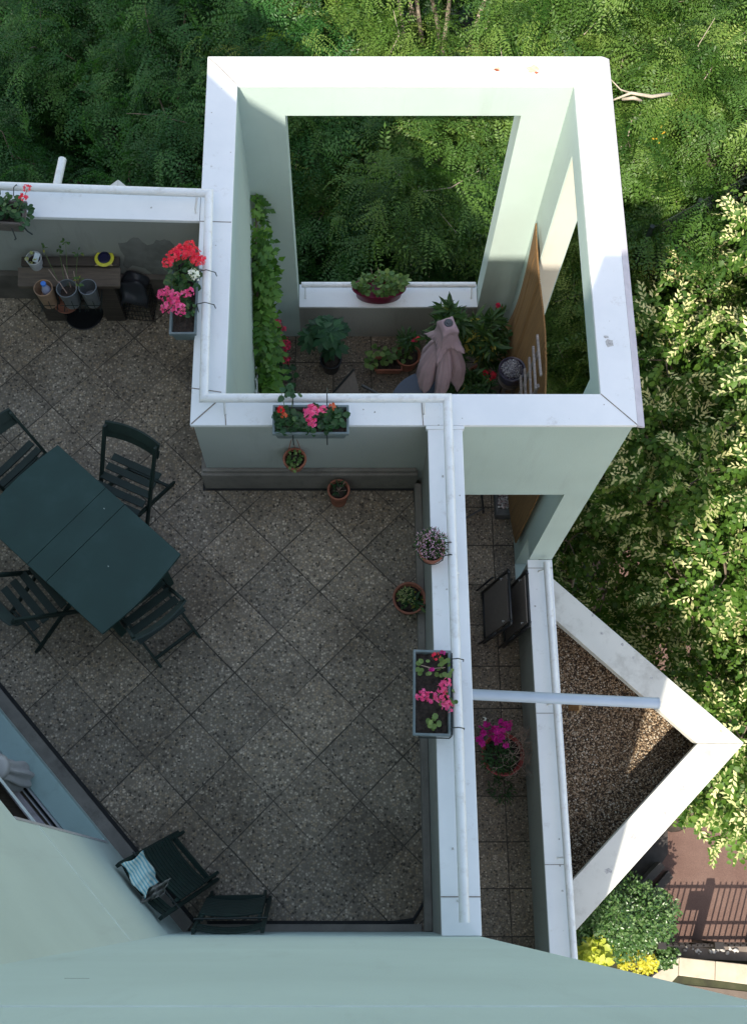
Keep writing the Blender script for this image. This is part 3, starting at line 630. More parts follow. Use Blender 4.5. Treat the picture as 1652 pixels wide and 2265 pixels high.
def lean(o, foot, face, tiltdeg): o.location = (foot.x, foot.y, FZ+.005); o.rotation_euler = (R(tiltdeg), 0, math.atan2(face.y, face.x)-math.pi/2)
# slide the foot so that the leaning top just touches the wall
nn = NG; tdist = (mid-C0).dot(DG); lean(fA, C0+DG*(tdist+.03)+NG*.40, nn, 26)
fA.location.z = FZ+.01
fB = copy_tree(fA); fB['label'] = 'bottle green folded chair standing nearly upright in the corner of the building walls'
m2 = P2(525, 1985, FL); fB.location = (m2.x+.015, -.184+.225, FZ+.005); fB.rotation_euler = (R(14), 0, R(1))
# towel and rag over the chair
Mx = Matrix.Translation(fA.location) @ fA.rotation_euler.to_matrix().to_4x4()
def stripe_mat():
    m, nt, N, L, B = nmat('striped_towel'); c = N.new('ShaderNodeTexCoord')
    wv = N.new('ShaderNodeTexWave'); wv.bands_direction = 'X'; wv.inputs['Scale'].default_value = 17; wv.inputs['Distortion'].default_value = 1.2
    mp = N.new('ShaderNodeMapping'); L.new(c.outputs['Object'], mp.inputs[0]); mp.inputs['Rotation'].default_value = (0, 0, R(-37)); mp.inputs['Scale'].default_value = (1, 1, 1)
    L.new(mp.outputs[0], wv.inputs[0]); col = ramp(N, L, wv.outputs['Fac'], [(.2, (.17, .40, .46)), (.45, (.42, .58, .56)), (.9, (.55, .64, .58))])
    L.new(col, B.inputs['Base Color']); B.inputs['Roughness'].default_value = .95; return m
tw = MB(); q = [Mx.inverted() @ at(u, v, d) for (u, v, d) in ((268, 1912, 7.50), (327, 1886, 7.62), (353, 1951, 7.62), (323, 1983, 7.50))]
q0, q1_, q2_, q3_ = [at(u, v, d) for (u, v, d) in ((268, 1914, 7.44), (318, 1884, 7.60), (355, 1948, 7.62), (320, 1984, 7.42))]
org = (q0+q1_+q2_+q3_)/4
def tw_f(a, b):
    p = q0.lerp(q3_, a).lerp(q1_.lerp(q2_, a), b) - org
    return p+Vector((.012*math.sin(a*9+b*3), .010*math.sin(b*7+1+a*4), .045*math.sin(math.pi*b)+.012*math.sin(a*13+b*2)+.006*math.sin(a*34)))
tw.grid(tw_f, 30, 20); o = tw.build('towel', stripe_mat(), smooth=True); o.location = org; so_ = o.modifiers.new('s', 'SOLIDIFY'); so_.thickness = .006
tag(o, 'pale teal and white striped towel thrown over the folded chair', 'towel')
rg = MB(); c_ = at(343, 1972, 7.50)
rg.grid(lambda a, b: c_+Vector(((a-.5)*.15+(b-.5)*.05, (b-.5)*.10+(a-.5)*.07, .025*math.sin(a*11+b*5)+.02*math.sin(b*13-a*4)+.012*math.sin(a*27))), 22, 16)
o = rg.build('rag', plain('grey_rag', (.16, .155, .14), .95, .2, 20), smooth=True); so_ = o.modifiers.new('s', 'SOLIDIFY'); so_.thickness = .005
tag(o, 'crumpled grey rag beside the striped towel on the folded chair', 'rag')

# ------------------------------------------------------------------ plant building blocks
def disc_leaf(n=9, cup=.25, lob=.12):
    V = [(0.5, 0, -.08)]; 
    for k in range(n):
        t = 2*math.pi*k/n; r = .5*(1+lob*math.cos(t*n/1.5)); V.append((.5+r*math.cos(t), r*math.sin(t), cup*.3*(r*r)))
    F = [(0, 1+k, 1+(k+1) % n) for k in range(n)]; return np.array(V), np.array(F)
def lance(wd=.12, fold=.05, droop=-.12):
    V = [(0, 0, 0), (.35, wd, fold), (.35, 0, 0.02), (.35, -wd, fold), (.7, wd*.8, fold*.6+droop*.4), (.7, 0, droop*.4), (.7, -wd*.8, fold*.6+droop*.4), (1, 0, droop)]
    F = [(0, 2, 1), (0, 3, 2), (1, 2, 5), (1, 5, 4), (2, 3, 6), (2, 6, 5), (4, 5, 7), (5, 6, 7)]; return np.array(V), np.array(F)
DISC = disc_leaf(); DISC7 = disc_leaf(7, .4, .0); LAN = lance(); OVAL = lance(.25, .06, -.1); WIDE = lance(.36, .08, -.12)
def stems(pts, tips, r, mat, parent, name='stems', seg=5, sag=.0):
    mb = MB()
    for a, b in zip(pts, tips):
        a, b = Vector(a), Vector(b); m_ = (a+b)/2+Vector((0, 0, sag)); mb.tube([a, m_, b], [r, r*.8, r*.6], seg, False)
    return mb.build(name, mat, parent)
def mound(TVF, n, c, rad, sc, flat=.6, zbias=.3, out=.7, tilt=.35, tmin=0, tmax=1):
    d = unit(rnd(n)+np.array([0, 0, zbias])); rr = rng.uniform(.55, 1, n)[:, None]
    P = np.array(c)+d*rr*np.array(rad); A = unit(d*out+rnd(n)*.5); A[:, 2] *= .5; Nn = unit(d*.5+np.array([0, 0, 1.])+rnd(n)*tilt)
    return bake(TVF[0], TVF[1], P, A, Nn, sc*rng.uniform(.7, 1.2, n), rng.uniform(tmin, tmax, n))
def floret():        # five petals
    V = [(0, 0, 0)]; F = []
    for k in range(5):
        t = 2*math.pi*k/5; c, s = math.cos(t), math.sin(t); i = len(V)
        for (r, w) in ((.6, -.34), (1, 0), (.6, .34)): V.append((r*c-w*s, r*s+w*c, .15+.1*r))
        F.append((0, i, i+1)); F.append((0, i+1, i+2))
    return np.array(V), np.array(F)
FLO = floret()
def flower_head(c, r, col, parent, n=None, flat=.7, fl=.013, name='flower_head'):
    n = n or int(26*(r/.035)**2); d = unit(rnd(n)+np.array([0, 0, .7])); P = np.array(c)+d*r*np.array([1, 1, flat])*rng.uniform(.75, 1.05, n)[:, None]
    V, F, T = bake(FLO[0], FLO[1], P, rnd(n), d+rnd(n)*.25, fl*rng.uniform(.8, 1.2, n), rng.uniform(0, 1, n))
    return npmesh(name, V, F, M[col], parent, T)
def soil(parent, x0, x1, y0, y1, z):
    mb = MB(); mb.grid(lambda a, b: (x0+(x1-x0)*a, y0+(y1-y0)*b, z+.008*math.sin(a*31+b*7)+.006*math.sin(b*23-a*11)+random.uniform(-.004, .004)), 26, 12)
    return mb.build('soil', M['soil'], parent, smooth=True)
def trough(parent, L, W, Hh, mat, rim=.014, taper=.03, z0=0):
    """open plastic trough, centred, rim at z0, body below"""
    o = MB()
    def ring(l, w, z): return [(-l/2, -w/2, z), (l/2, -w/2, z), (l/2, w/2, z), (-l/2, w/2, z)]
    rs = [ring(L-2*taper, W-2*taper, z0-Hh), ring(L-.02, W-.02, z0-.03), ring(L, W, z0-.03), ring(L, W, z0), ring(L-2*rim-.004, W-2*rim-.004, z0), ring(L-2*rim-.012, W-2*rim-.012, z0-.05), ring(L-2*taper-.01, W-2*taper-.01, z0-Hh+.01)]
    vs = [p for r_ in rs for p in r_]; fs = [(0, 1, 2, 3)]
    for k in range(len(rs)-1):
        for i in range(4): fs.append((4*k+i, 4*k+(i+1) % 4, 4*k+4+(i+1) % 4, 4*k+4+i))
    k = 4*(len(rs)-1); fs.append((k, k+3, k+2, k+1))
    return o.add(vs, fs).build('trough', mat, parent, bevel=.003)
def hook(parent, a, b, r=.0035):
    MB().tube([a, (Vector(a)+Vector(b))/2+Vector((0, 0, .035)), b], r, 6).build('hook', M['wire'], parent)
def hook_over(parent, p, d, reach=.075):      # hook from point p over a rail in direction d
    p, d = Vector(p), Vector(d); q = [p+Vector((0, 0, -.05)), p+Vector((0, 0, .06)), p+d*reach*.5+Vector((0, 0, .085)), p+d*reach+Vector((0, 0, .05)), p+d*reach*1.05+Vector((0, 0, .0))]
    MB().tube(q, .0035, 6).build('hook', M['wire'], parent)

# flower box on the front coping (hung on the rail, on the terrace side)
zc = Z(6.93)
def boxthing(label, a, b, Wd, name='flower_box', mat='trough', Hh=.15, D=6.93):
    a, b = Vector(a), Vector(b); L = (b-a).length; t = thing(name, label, 'flower box', (0, 0, 0)); mid = (a+b)/2
    t.location = (mid.x, mid.y, Z(D)); t.rotation_euler = (0, 0, math.atan2((b-a).y, (b-a).x)); trough(t, L, Wd, Hh, M[mat]); soil(t, -L/2+.016, L/2-.016, -Wd/2+.016, Wd/2-.016, -.035)
    return t, L
a, b = P2(603, 927, 6.93), P2(772, 927, 6.93)
f1, L1 = boxthing('grey trough of green geraniums with one big pink bloom on front coping', a, b, .215)
parts = []
for (x, y, r, n) in ((-.17, .0, .075, 60), (-.10, -.03, .065, 45), (.10, .0, .07, 55), (.17, .02, .06, 45), (.02, .05, .05, 25), (.0, -.06, .04, 18), (-.17, -.06, .05, 28), (.11, -.04, .06, 30)):
    parts.append(mound(DISC, n, (x, y, -.01), (r, r*.8, .05), .042, tmax=.7))
npmesh('leaves', *merge(parts)[:2], M['ger'], f1, merge(parts)[2]) if False else None
V, F, T = merge(parts); npmesh('leaves', V, F, M['ger'], f1, T)
flower_head((.0, -.015, .13), .058, 'pink', f1, 70, .8, .015); flower_head((.015, -.075, .11), .03, 'pink', f1, 20); flower_head((.085, .02, .12), .026, 'pink', f1, 18)
flower_head((-.195, .03, .10), .026, 'red', f1, 16); flower_head((-.175, -.01, .09), .018, 'orange', f1, 9); flower_head((.145, .045, .11), .024, 'orange', f1, 12)
for x in (-.12, .11): hook_over(f1, (x, .11, .0), (0, 1, 0), .10); MB().tube([(x, -.11, -.02), (x, -.118, -.16), (x, -.1, -.2)], .004, 6).build('hook', M['wire'], f1)
V, F, T = mound(DISC, 9, (-.15, .15, .08), (.07, .04, .03), .05, tmax=.3); npmesh('leaves', V, F, M['ger'], f1, T)
stems([(-.17, .06, 0), (-.13, .06, 0)], [(-.20, .17, .09), (-.12, .15, .09)], .003, M['stem'], f1)
# box on the right parapet
a, b = P2(955, 1627, 6.95), P2(955, 1437, 6.95)
f2, L2 = boxthing('grey trough of half bare soil and bright pink geraniums on the long right parapet', a, b, .235, D=6.95)
parts = [mound(DISC7, 14, (-.19, -.01, .0), (.03, .03, .02), .035, tmin=.8), mound(DISC7, 16, (.15, -.08, .01), (.06, .05, .03), .032, tmin=.7), mound(DISC7, 14, (.15, .05, .01), (.05, .04, .03), .03, tmin=.8), mound(DISC7, 14, (-.03, -.1, .02), (.06, .05, .03), .03)]
V, F, T = merge(parts); npmesh('leaves', V, F, M['ivy'], f2, T)
for (x, y, r, cc) in ((.21, -.02, .022, 'hot'), (.04, -.08, .034, 'pink'), (.01, -.06, .03, 'pink'), (-.03, .055, .036, 'pink'), (-.035, -.04, .038, 'pink'), (-.06, -.07, .034, 'pink'), (-.10, -.09, .036, 'pink'), (-.04, .02, .028, 'pink'), (-.045, .08, .026, 'pink'), (-.075, .02, .02, 'pink'), (.12, .01, .014, 'magenta'), (.235, -.06, .011, 'magenta')):
    flower_head((x, y, .085), r, cc, f2, max(6, int(22*(r/.035)**2)))
stems([(.15, .02, -.02), (.15, -.02, -.02), (-.05, 0, -.02), (-.03, -.02, -.02)], [(.15, -.08, .04), (.16, .07, .04), (.0, -.06, .07), (-.07, -.06, .07)], .004, M['twig'], f2)
for x in (.20, -.225): hook_over(f2, (x, -.118, .0), (0, -1, 0), .075)
MB().tube([(.25, -.125, -.04), (-.26, -.125, -.04), (-.275, -.11, -.04), (-.275, .08, -.04)], .004, 6).tube([(.25, -.125, -.0), (-.26, -.125, -.0)], .004, 6).build('wire_frame', M['wire'], f2)
# box on the tower's left coping, terrace side
a, b = P2(404, 738, 6.98), P2(412, 562, 6.98)
f3, L3 = boxthing('grey trough crowded with red, white and pink geraniums left of the tower', a, b, .19, D=6.98)
parts = [mound(DISC, 90, (.12, .02, .03), (.13, .10, .07), .055, tmax=.9), mound(DISC, 40, (-.02, .05, .03), (.10, .08, .06), .052), mound(DISC, 26, (-.14, -.04, .02), (.06, .05, .04), .035)]
V, F, T = merge(parts); npmesh('leaves', V, F, M['ger'], f3, T)
for (x, y, r) in ((.26, .01, .055), (.25, -.07, .05), (.20, -.10, .048), (.30, -.04, .045), (.22, .07, .048), (.17, .10, .042), (.19, -.13, .035), (.25, .03, .05)): flower_head((x, y, .13), r, 'hot', f3)
for (x, y, r) in ((.085, -.075, .03), (.045, -.095, .026), (.07, -.11, .02)): flower_head((x, y, .14), r, 'white', f3)
for (x, y, r) in ((-.08, .13, .042), (-.10, .05, .045), (-.07, -.02, .03), (-.06, -.06, .03), (-.18, .10, .044), (-.19, .01, .048), (-.13, .04, .035), (-.05, .09, .03)): flower_head((x, y, .12), r, 'pink', f3)
for x in (.14, -.12): hook_over(f3, (x, -.10, .0), (0, -1, 0), .12)
# planter at the far left edge
a, b = P2(-60, 462, 6.98), P2(55, 470, 6.98)
f4, L4 = boxthing('brown trough of geraniums hanging on the far left parapet, cut by the photo edge', a, b, .20, mat='fab', D=6.98)
V, F, T = merge([mound(DISC, 70, (.02, .02, .03), (.16, .10, .06), .045), mound(DISC, 30, (.19, .0, .0), (.06, .10, .06), .04, tmax=.5)]); npmesh('leaves', V, F, M['ger'], f4, T)
flower_head((.235, .10, .16), .028, 'hot', f4); flower_head((.215, .035, .14), .030, 'hot', f4)
stems([(.15, .02, .0), (.14, .0, 0), (-.05, .0, 0)], [(.235, .10, .15), (.215, .035, .13), (-.06, .12, .12)], .003, M['stem'], f4)
for x in (-.05, .11): hook_over(f4, (x, .10, .0), (0, 1, 0), .10)
MB().tube([(.17, -.07, -.04), (.22, -.12, -.05), (.26, -.14, -.06)], .006, 6).tube([(.1, -.1, -.06), (.13, -.16, -.1), (.12, -.17, -.1)], .005, 6).build('wire_frame', M['wire'], f4)

# ---- pots
def pot(parent, r, h, mat, z=0, thick=.008, rim=.012, c=(0, 0), seg=32, taper=.72, name='pot'):
    pr = [(.001, z), (r*taper, z), (r*.96, z+h-.025), (r, z+h-.024), (r+.002, z+h-.002), (r, z+h), (r-rim, z+h), (r-rim-.004, z+h-.02), (r*.8, z+h-.035), (.001, z+h-.034)]
    o = MB().lathe(pr, seg, (c[0], c[1], 0)).build(name, mat, parent, smooth=2)
    s_ = MB().lathe([(.001, z+h-.028), (r*.5, z+h-.026), (r-rim-.006, z+h-.032)], 18, (c[0], c[1], 0)).build('soil', M['soil'], parent, smooth=True); return o
def potthing(label, u, v, D, r, h, mat, name='flower_pot', floorD=None):
    """rim centre seen at (u, v) at depth D"""
    p = at(u, v, D); t = thing(name, label, 'pot', (p.x, p.y, p.z-h)); pot(t, r, h, mat); return t
p1 = potthing('small terracotta pot hung by wires on the wall under the front flower box', 652, 1014, 7.52, .085, .12, M['terra'])
w0 = Vector((0, .11, .33)); MB().tube([(0, .08, .12), (-.012, .12, .30), (.0, .12, .36)], .0025, 5).tube([(.05, .05, .12), (0, .12, .33)], .0025, 5).tube([(-.05, .05, .12), (0, .12, .33)], .0025, 5).tube([(-.03, .115, .30), (-.02, .10, .36), (.02, .09, .37), (.03, .10, .34), (0, .11, .33), (-.02, .1, .31)], .007, 6).build('hanger', M['terra'], p1)
V, F, T = merge([mound(DISC7, 46, (0, 0, .12), (.06, .06, .035), .022, tmax=1), mound(DISC7, 14, (.0, -.07, .12), (.04, .02, .02), .024, tmin=.7)]); npmesh('leaves', V, F, M['ivy'], p1, T)
p2 = potthing('small terracotta pot of dying stems standing on the floor against the front plinth', 749, 1073, 7.99, .085, .24, M['terra'])
stems([(0, 0, .2)]*9, [(random.uniform(-.06, .06), random.uniform(-.05, .06), .21+random.uniform(.03, .1)) for _ in range(9)], .003, M['twig'], p2)
V, F, T = mound(LAN, 22, (0, .01, .24), (.05, .05, .04), .05, tmax=.4); npmesh('leaves', V, F, M['ger'], p2, T)
p2.location.z = Z(FL)+.001; p2.location.y = 2.985
p3 = potthing('wide terracotta pot with grass and moss on the floor by the right parapet', 905, 1322, 8.06, .122, .17, M['terra'])
V, F, T = merge([mound(DISC7, 130, (-.01, .0, .145), (.085, .085, .02), .018, tmin=.3), mound(LAN, 30, (.05, -.03, .15), (.05, .05, .03), .07)]); npmesh('leaves', V, F, M['olea'], p3, T)
V, F, T = mound(LAN, 120, (-.02, .02, .150), (.06, .06, .02), .03); npmesh('dry_grass', V, F, M['bract'], p3, T*.0)
p4 = potthing('terracotta pot of tiny lilac flowers held in a wire ring on the right parapet rail', 955, 1216, 6.98, .085, .13, M['terra'])
n = 420; d = unit(rnd(n)+np.array([0, 0, .6])); Pm = np.array([-.005, .03, .17])+d*np.array([.115, .115, .09])*rng.uniform(.6, 1.05, n)[:, None]
V, F, T = bake(FLO[0], FLO[1], Pm, rnd(n), d+rnd(n)*.4, .0055*rng.uniform(.8, 1.3, n), rng.uniform(0, 1, n)); npmesh('blooms', V, F, M['lilac'], p4, T)
n = 900; d = unit(rnd(n)+np.array([0, 0, .3])); Pm = np.array([-.005, .03, .15])+d*np.array([.105, .105, .09])*rng.uniform(.3, 1., n)[:, None]
V, F, T = bake(LAN[0], LAN[1], Pm, d+rnd(n)*.4, rnd(n), .028, rng.uniform(0, .8, n)); npmesh('leaves', V, F, M['olea'], p4, T)
MB().tube([(.088*math.cos(t), .088*math.sin(t), .09) for t in [2*math.pi*k/24 for k in range(25)]], .003, 5, False).build('wire_ring', M['wire'], p4)
for y in (.04, -.045): hook_over(p4, (.075, y, .09), (1, 0, 0), .085)

# oval planter on the far sill
pm = at(838, 626, 10.32); yy0 = fy1-.17
p5 = thing('oval_planter', 'burgundy oval planter of leafy geranium on the far window sill', 'planter', (pm.x, yy0+.02, Z(SL)+.005))
MB().lathe([(.001, 0), (.88, 0), (.95, .015), (1.0, .15), (1.12, .152), (1.14, .16), (1.12, .175), (1.06, .175), (1.03, .16), (.97, .13), (.001, .13)], 40, sx=.25, sy=.115).build('pot', M['burg'], p5, smooth=2)
V, F, T = merge([mound(DISC, 230, (0, .02, .20), (.26, .13, .09), .05), mound(DISC, 40, (.2, .03, .24), (.10, .10, .07), .05, tmin=.4)]); npmesh('leaves', V, F, M['ivy'], p5, T)
p5.location.z += .05
stems([(-.05, .05, .2), (.03, .05, .2)], [(-.09, .12, .36), (-.02, .13, .36)], .003, M['twig'], p5)

# ------------------------------------------------------------------ wooden bench with pots (left back)
bz = FZ
bA, bB = P2(47, 612, 7.69), P2(266, 612, 7.69); yb = ye(-2.2)
ben = thing('plank_bench', 'narrow weathered plank bench against the left parapet wall carrying old pots', 'bench', ((bA.x+bB.x)/2, yb, bz))
Lb = (bB-bA).length
MB().box(-Lb/2+.01, Lb/2+.0, -.085, -.005, .60, .635).build('top_plank', M['wood2'], ben, bevel=.006)
MB().add([(-Lb/2-.01, -.235, .53), (Lb/2, -.235, .53), (Lb/2+.01, -.235, .57), (-Lb/2-.02, -.235, .57), (-Lb/2-.01, -.088, .575), (Lb/2, -.088, .575), (Lb/2+.01, -.088, .61), (-Lb/2-.02, -.088, .61)],
         [(0,3,2,1),(4,5,6,7),(0,1,5,4),(1,2,6,5),(2,3,7,6),(3,0,4,7)]).build('top_plank', M['wood'], ben, bevel=.006)
MB().box(Lb/2-.21, Lb/2-.05, -.225, -.185, 0, .53).build('leg_board', M['wood2'], ben, bevel=.005); MB().box(-Lb/2+.08, -Lb/2+.24, -.225, -.185, 0, .53).build('leg_board', M['wood2'], ben, bevel=.005)
MB().box(-Lb/2+.05, Lb/2-.05, -.18, -.15, .12, .22).build('stretcher', M['wood2'], ben, bevel=.005)
MB().prism([(.20, -.092), (.34, -.092), (.33, -.075), (.22, -.078)], .636, .64).build('split', plain('raw_wood', (.42, .33, .2), .9), ben)
bl = ben.location
def sit(u, v, D): return at(u, v, D)
def bucket(label, u, v, D, r, h, mat, z0, name='bucket', taper=.75, soilm=True, tilt=(0, 0)):
    p = at(u, v, D); t = thing(name, label, name.replace('_', ' '), (p.x, p.y, z0)); t.rotation_euler = (tilt[0], tilt[1], 0)
    pr = [(.001, 0), (r*taper, 0), (r*.98, h-.008), (r, h), (r-.006, h), (r*.95, h-.01), (r*taper*.9, h*.45), (.001, h*.44)]
    MB().lathe(pr, 28).build('pot', mat, t, smooth=2)
    if soilm: MB().lathe([(.001, h*.7), (r*.55, h*.72), (r*.86, h*.68)], 16).build('soil', M['soil'], t)
    return t
wpl = plain('white_plastic', (.52, .53, .53), .5, .1, 8, dirt=(.25, .24, .22), dirt_amt=.6, dscale=20); gtin = plain('grey_tin', (.18, .20, .21), .35, .2, 9, metal=.4); brn = plain('brown_tin', (.32, .20, .12), .6, .3, 9, dirt=(.4, .25, .24), dirt_amt=.8)
bk1 = bucket('white plastic pot with a paper tag on the left end of the plank bench', 76, 572, 7.56, .062, .13, wpl, bz+.585, 'plastic_pot')
MB().bar((.01, -.03, .115), (.04, .02, .165), .04, .003, (0, -1, .3)).build('paper_tag', plain('paper', (.6, .66, .72), .8), bk1)
V, F, T = mound(DISC7, 10, (-.01, 0, .12), (.04, .04, .015), .03); npmesh('dry_leaves', V, F, M['bract'], bk1, T*.2)
as_ = thing('ashtray', 'round yellow and navy ashtray on the right end of the plank bench', 'ashtray', (*at(232, 572, 7.61).xy, bz+.637))
MB().lathe([(.001, 0), (.05, 0), (.074, .018), (.076, .022), (.05, .026), (.046, .02)], 32).build('yellow_rim', plain('yellow_enamel', (.62, .60, .05), .4, .1, 30), as_, smooth=2)
MB().lathe([(.0495, .0262), (.05, .036), (.042, .038), (.036, .012), (.012, .006), (.001, .006)], 32).build('navy_bowl', plain('navy_enamel', (.012, .012, .05), .3), as_, smooth=2)
MB().lathe([(.001, .010), (.014, .012), (.02, .008)], 10, (.0, -.012, 0)).build('ash', plain('ash', (.35, .36, .4), .9), as_)
bk2 = bucket('brown and pink pot with a blue-capped bottle hung on the front of the plank bench', 96, 636, 7.54, .073, .23, brn, bz+.49, 'metal_pot', soilm=False)
bk3 = bucket('middle tin pot with bare sticks hung on the front of the plank bench', 148, 637, 7.54, .080, .22, gtin, bz+.50, 'metal_pot')
bk4 = bucket('empty grey tin bucket hung in front of the right bench leg', 194, 634, 7.54, .070, .24, gtin, bz+.48, 'metal_pot', soilm=False)
for b_ in (bk2, bk3, bk4): b_['group'] = 'pots hung on the front of the plank bench'; b_['category'] = 'pot'
bo = thing('plastic_bottle', 'clear plastic bottle with bright blue cap standing inside the brown pot', 'bottle', (*at(101, 636, 7.54).xy, bz+.60))
MB().lathe([(.001, 0), (.034, 0), (.036, .10), (.018, .15), (.014, .165), (.001, .166)], 20).build('body', plain('bottle_plastic', (.34, .36, .50), .15, .1, 5), bo, smooth=True)
MB().lathe([(.001, .167), (.02, .167), (.02, .187), (.001, .188)], 16).build('cap', plain('blue_cap', (.06, .20, .62), .4), bo)
sa = thing('saucer', 'terracotta saucer held just below the middle tin pot', 'saucer', (*at(150, 672, 8.0).xy, bz+.26)); MB().lathe([(.001, 0), (.085, 0), (.105, .03), (.098, .032), (.08, .01), (.001, .01)], 30).build('dish', M['terra'], sa, smooth=2)
sb = thing('saucer', 'black flat dish on the floor under the tin bucket', 'saucer', (*at(187, 692, 8.24).xy, bz+.003)); MB().lathe([(.001, 0), (.14, 0), (.16, .02), (.152, .022), (.13, .008), (.001, .008)], 30).build('dish', M['black'], sb, smooth=2)
for b_ in (bk2, bk3, bk4):
    MB().tube([(-.07, -.082, .10), (.07, -.082, .10)], .003, 5).tube([(-.03, -.085, .02), (-.03, -.08, .16)], .003, 5).tube([(.03, -.085, .02), (.03, -.08, .16)], .003, 5).tube([(-.06, -.08, .0), (-.06, .12, .02)], .004, 5).tube([(.06, -.08, .0), (.06, .12, .02)], .004, 5).build('wire_holder', M['wire'], b_)
stems([(-.03, .02, .13), (.02, .03, .13), (.06, .01, .13), (.0, -.02, .13)], [(-.14, .14, .26), (-.02, .16, .30), (.065, .10, .30), (-.06, .05, .24)], .005, M['twig'], bk3)
tops = [tuple(onY(u_, v_, yb-.05)-bk3.location) for (u_, v_) in ((95, 548), (132, 553), (146, 535), (173, 556))]
stems([(-.05, .02, .13), (-.03, .03, .13), (-.01, .03, .13), (.04, .03, .13)], tops, .003, M['stem'], bk3)
V, F, T = merge([mound(OVAL, 7, t_, (.02, .02, .02), .035, tmin=.5) for t_ in tops]+[mound(OVAL, 14, (.10, .03, .27), (.03, .03, .03), .035, tmin=.8)]); npmesh('leaves', V, F, M['olea'], bk3, T)
cr = thing('wire_crate', 'black plastic cover over a wire crate beside the plank bench', 'crate', (at(316, 670, 8.26).x, yb-.13, bz)); cr.rotation_euler = (0, 0, R(-6))
w_ = MB()
for z_ in (.01, .08, .15, .22, .29): w_.tube([(-.11, -.09, z_), (.11, -.09, z_), (.11, .09, z_), (-.11, .09, z_), (-.11, -.09, z_)], .003, 5)
for k in range(9):
    x = -.11+.22*k/8; w_.tube([(x, -.09, 0), (x, -.09, .3)], .003, 5)
    if k < 7: y = -.09+.18*k/6; w_.tube([(.11, y, 0), (.11, y, .3)], .003, 5)
w_.build('wire_basket', M['black'], cr)
cv = MB(); cv.grid(lambda a, b: (-.125+.23*a+.01*math.sin(b*9), -.10+.21*b, .44-.13*(2*a-1)**4*.5+.02*math.sin(a*7+b*5)+.012*math.sin(b*17)-.20*max(0, .5-b)*2*.8), 22, 18)
o = cv.build('cover', plain('black_sheet', (.022, .024, .03), .5, .2, 8), cr, smooth=True); m_ = o.modifiers.new('s', 'SOLIDIFY'); m_.thickness = .01
pk = MB(); a = at(0, 648, FL); b = at(60, 646, FL); pk.bar((a.x-.3, a.y+.03, bz+.03), (b.x, b.y+.03, bz+.03), .09, .045); tag(pk.build('loose_plank', M['wood2'], bevel=.006), 'short dark plank lying on the floor left of the bench', 'plank')

# ------------------------------------------------------------------ inside the tower balcony
LZ = Z(LF)
# reed screen on the right wall
re_ = MB(); rx = nx1-.03
def reedf(a, b):
    y = 5.84-.22*math.sin(math.pi*b)*(1-a)**2-2.40*a; z = Z(8.72)+(Z(10.8)-Z(8.72))*b
    ztop = .07*math.sin(a*5+.4)*(1-b)-.06*(1-min(1, a*7))*(1-b)
    return (rx-.035*math.sin(a*math.pi)*(.4+b)-.05*b*(1-a)-.02*math.sin(a*9)-.0035*(((a*110) % 1) > .5), y, z+ztop)
re_.grid(reedf, 220, 14); o = re_.build('reed_screen', M['reed']); m_ = o.modifiers.new('s', 'SOLIDIFY'); m_.thickness = .014
tag(o, 'tan reed screen fixed along the right inner wall of the tower', 'screen')
# stepped slat rack
rk = thing('slat_rack', 'grey wooden slats stepped up in front of the reed screen', 'rack', (0, 0, 0))
for (u0, v0, u1, v1, X) in ((1187.5, 741, 1195.5, 830, 1.685), (1178.5, 766, 1184, 860, 1.665), (1170, 790, 1174, 885, 1.645), (1160, 815, 1163, 905, 1.625), (1151, 830, 1154, 920, 1.605)):
    MB().bar(onX(u0, v0, X), onX(u1, v1, X), .03, .02, (1, 0, 0)).build('slat', M['slate'], rk, bevel=.003)
for v in (778, 852):
    p_ = onX(1190, v, 1.70); q_ = Vector((1.60, p_.y-.02, LZ)); MB().bar(p_, q_, .03, .02).build('post', M['slate'], rk)
# vine on trellis on the left wall
vn = thing('climbing_vine', 'bright green leafy vine climbing the left inner wall of the tower', 'vine', (0, 0, 0))
spray = []
def pinnate(npair, lw, ll, gap, droop=.15, tip=True):
    V, F = [], []
    L0 = gap*(npair+.5)
    for k in range(npair+(1 if tip else 0)):
        x = gap*(k+.5); sides = (-1, 1) if k < npair else (0,)
        for s_ in sides:
            i = len(V); z = -droop*(x/L0)**2*L0
            dx, dy = (.35, s_*.94) if s_ else (1, 0)
            px_, py_ = x, s_*.004
            tx, ty = -dy, dx
            V += [(px_, py_, z), (px_+dx*ll*.45+tx*lw, py_+dy*ll*.45+ty*lw, z+.1*ll), (px_+dx*ll, py_+dy*ll, z-.18*ll), (px_+dx*ll*.45-tx*lw, py_+dy*ll*.45-ty*lw, z+.1*ll)]
            F.append((i, i+1, i+2, i+3))
    return np.array(V), np.array(F)
WIS = pinnate(3, .024, .075, .040, .5)
curve = [((582, 430), 8.55), ((577, 450), 8.75), ((570, 520), 8.8), ((572, 560), 8.85), ((573, 600), 9.0), ((571, 650), 9.1), ((572, 700), 9.25), ((576, 740), 9.4), ((578, 775), 9.5), ((580, 810), 9.7), ((582, 850), 9.8)]
parts = []; cpts = []
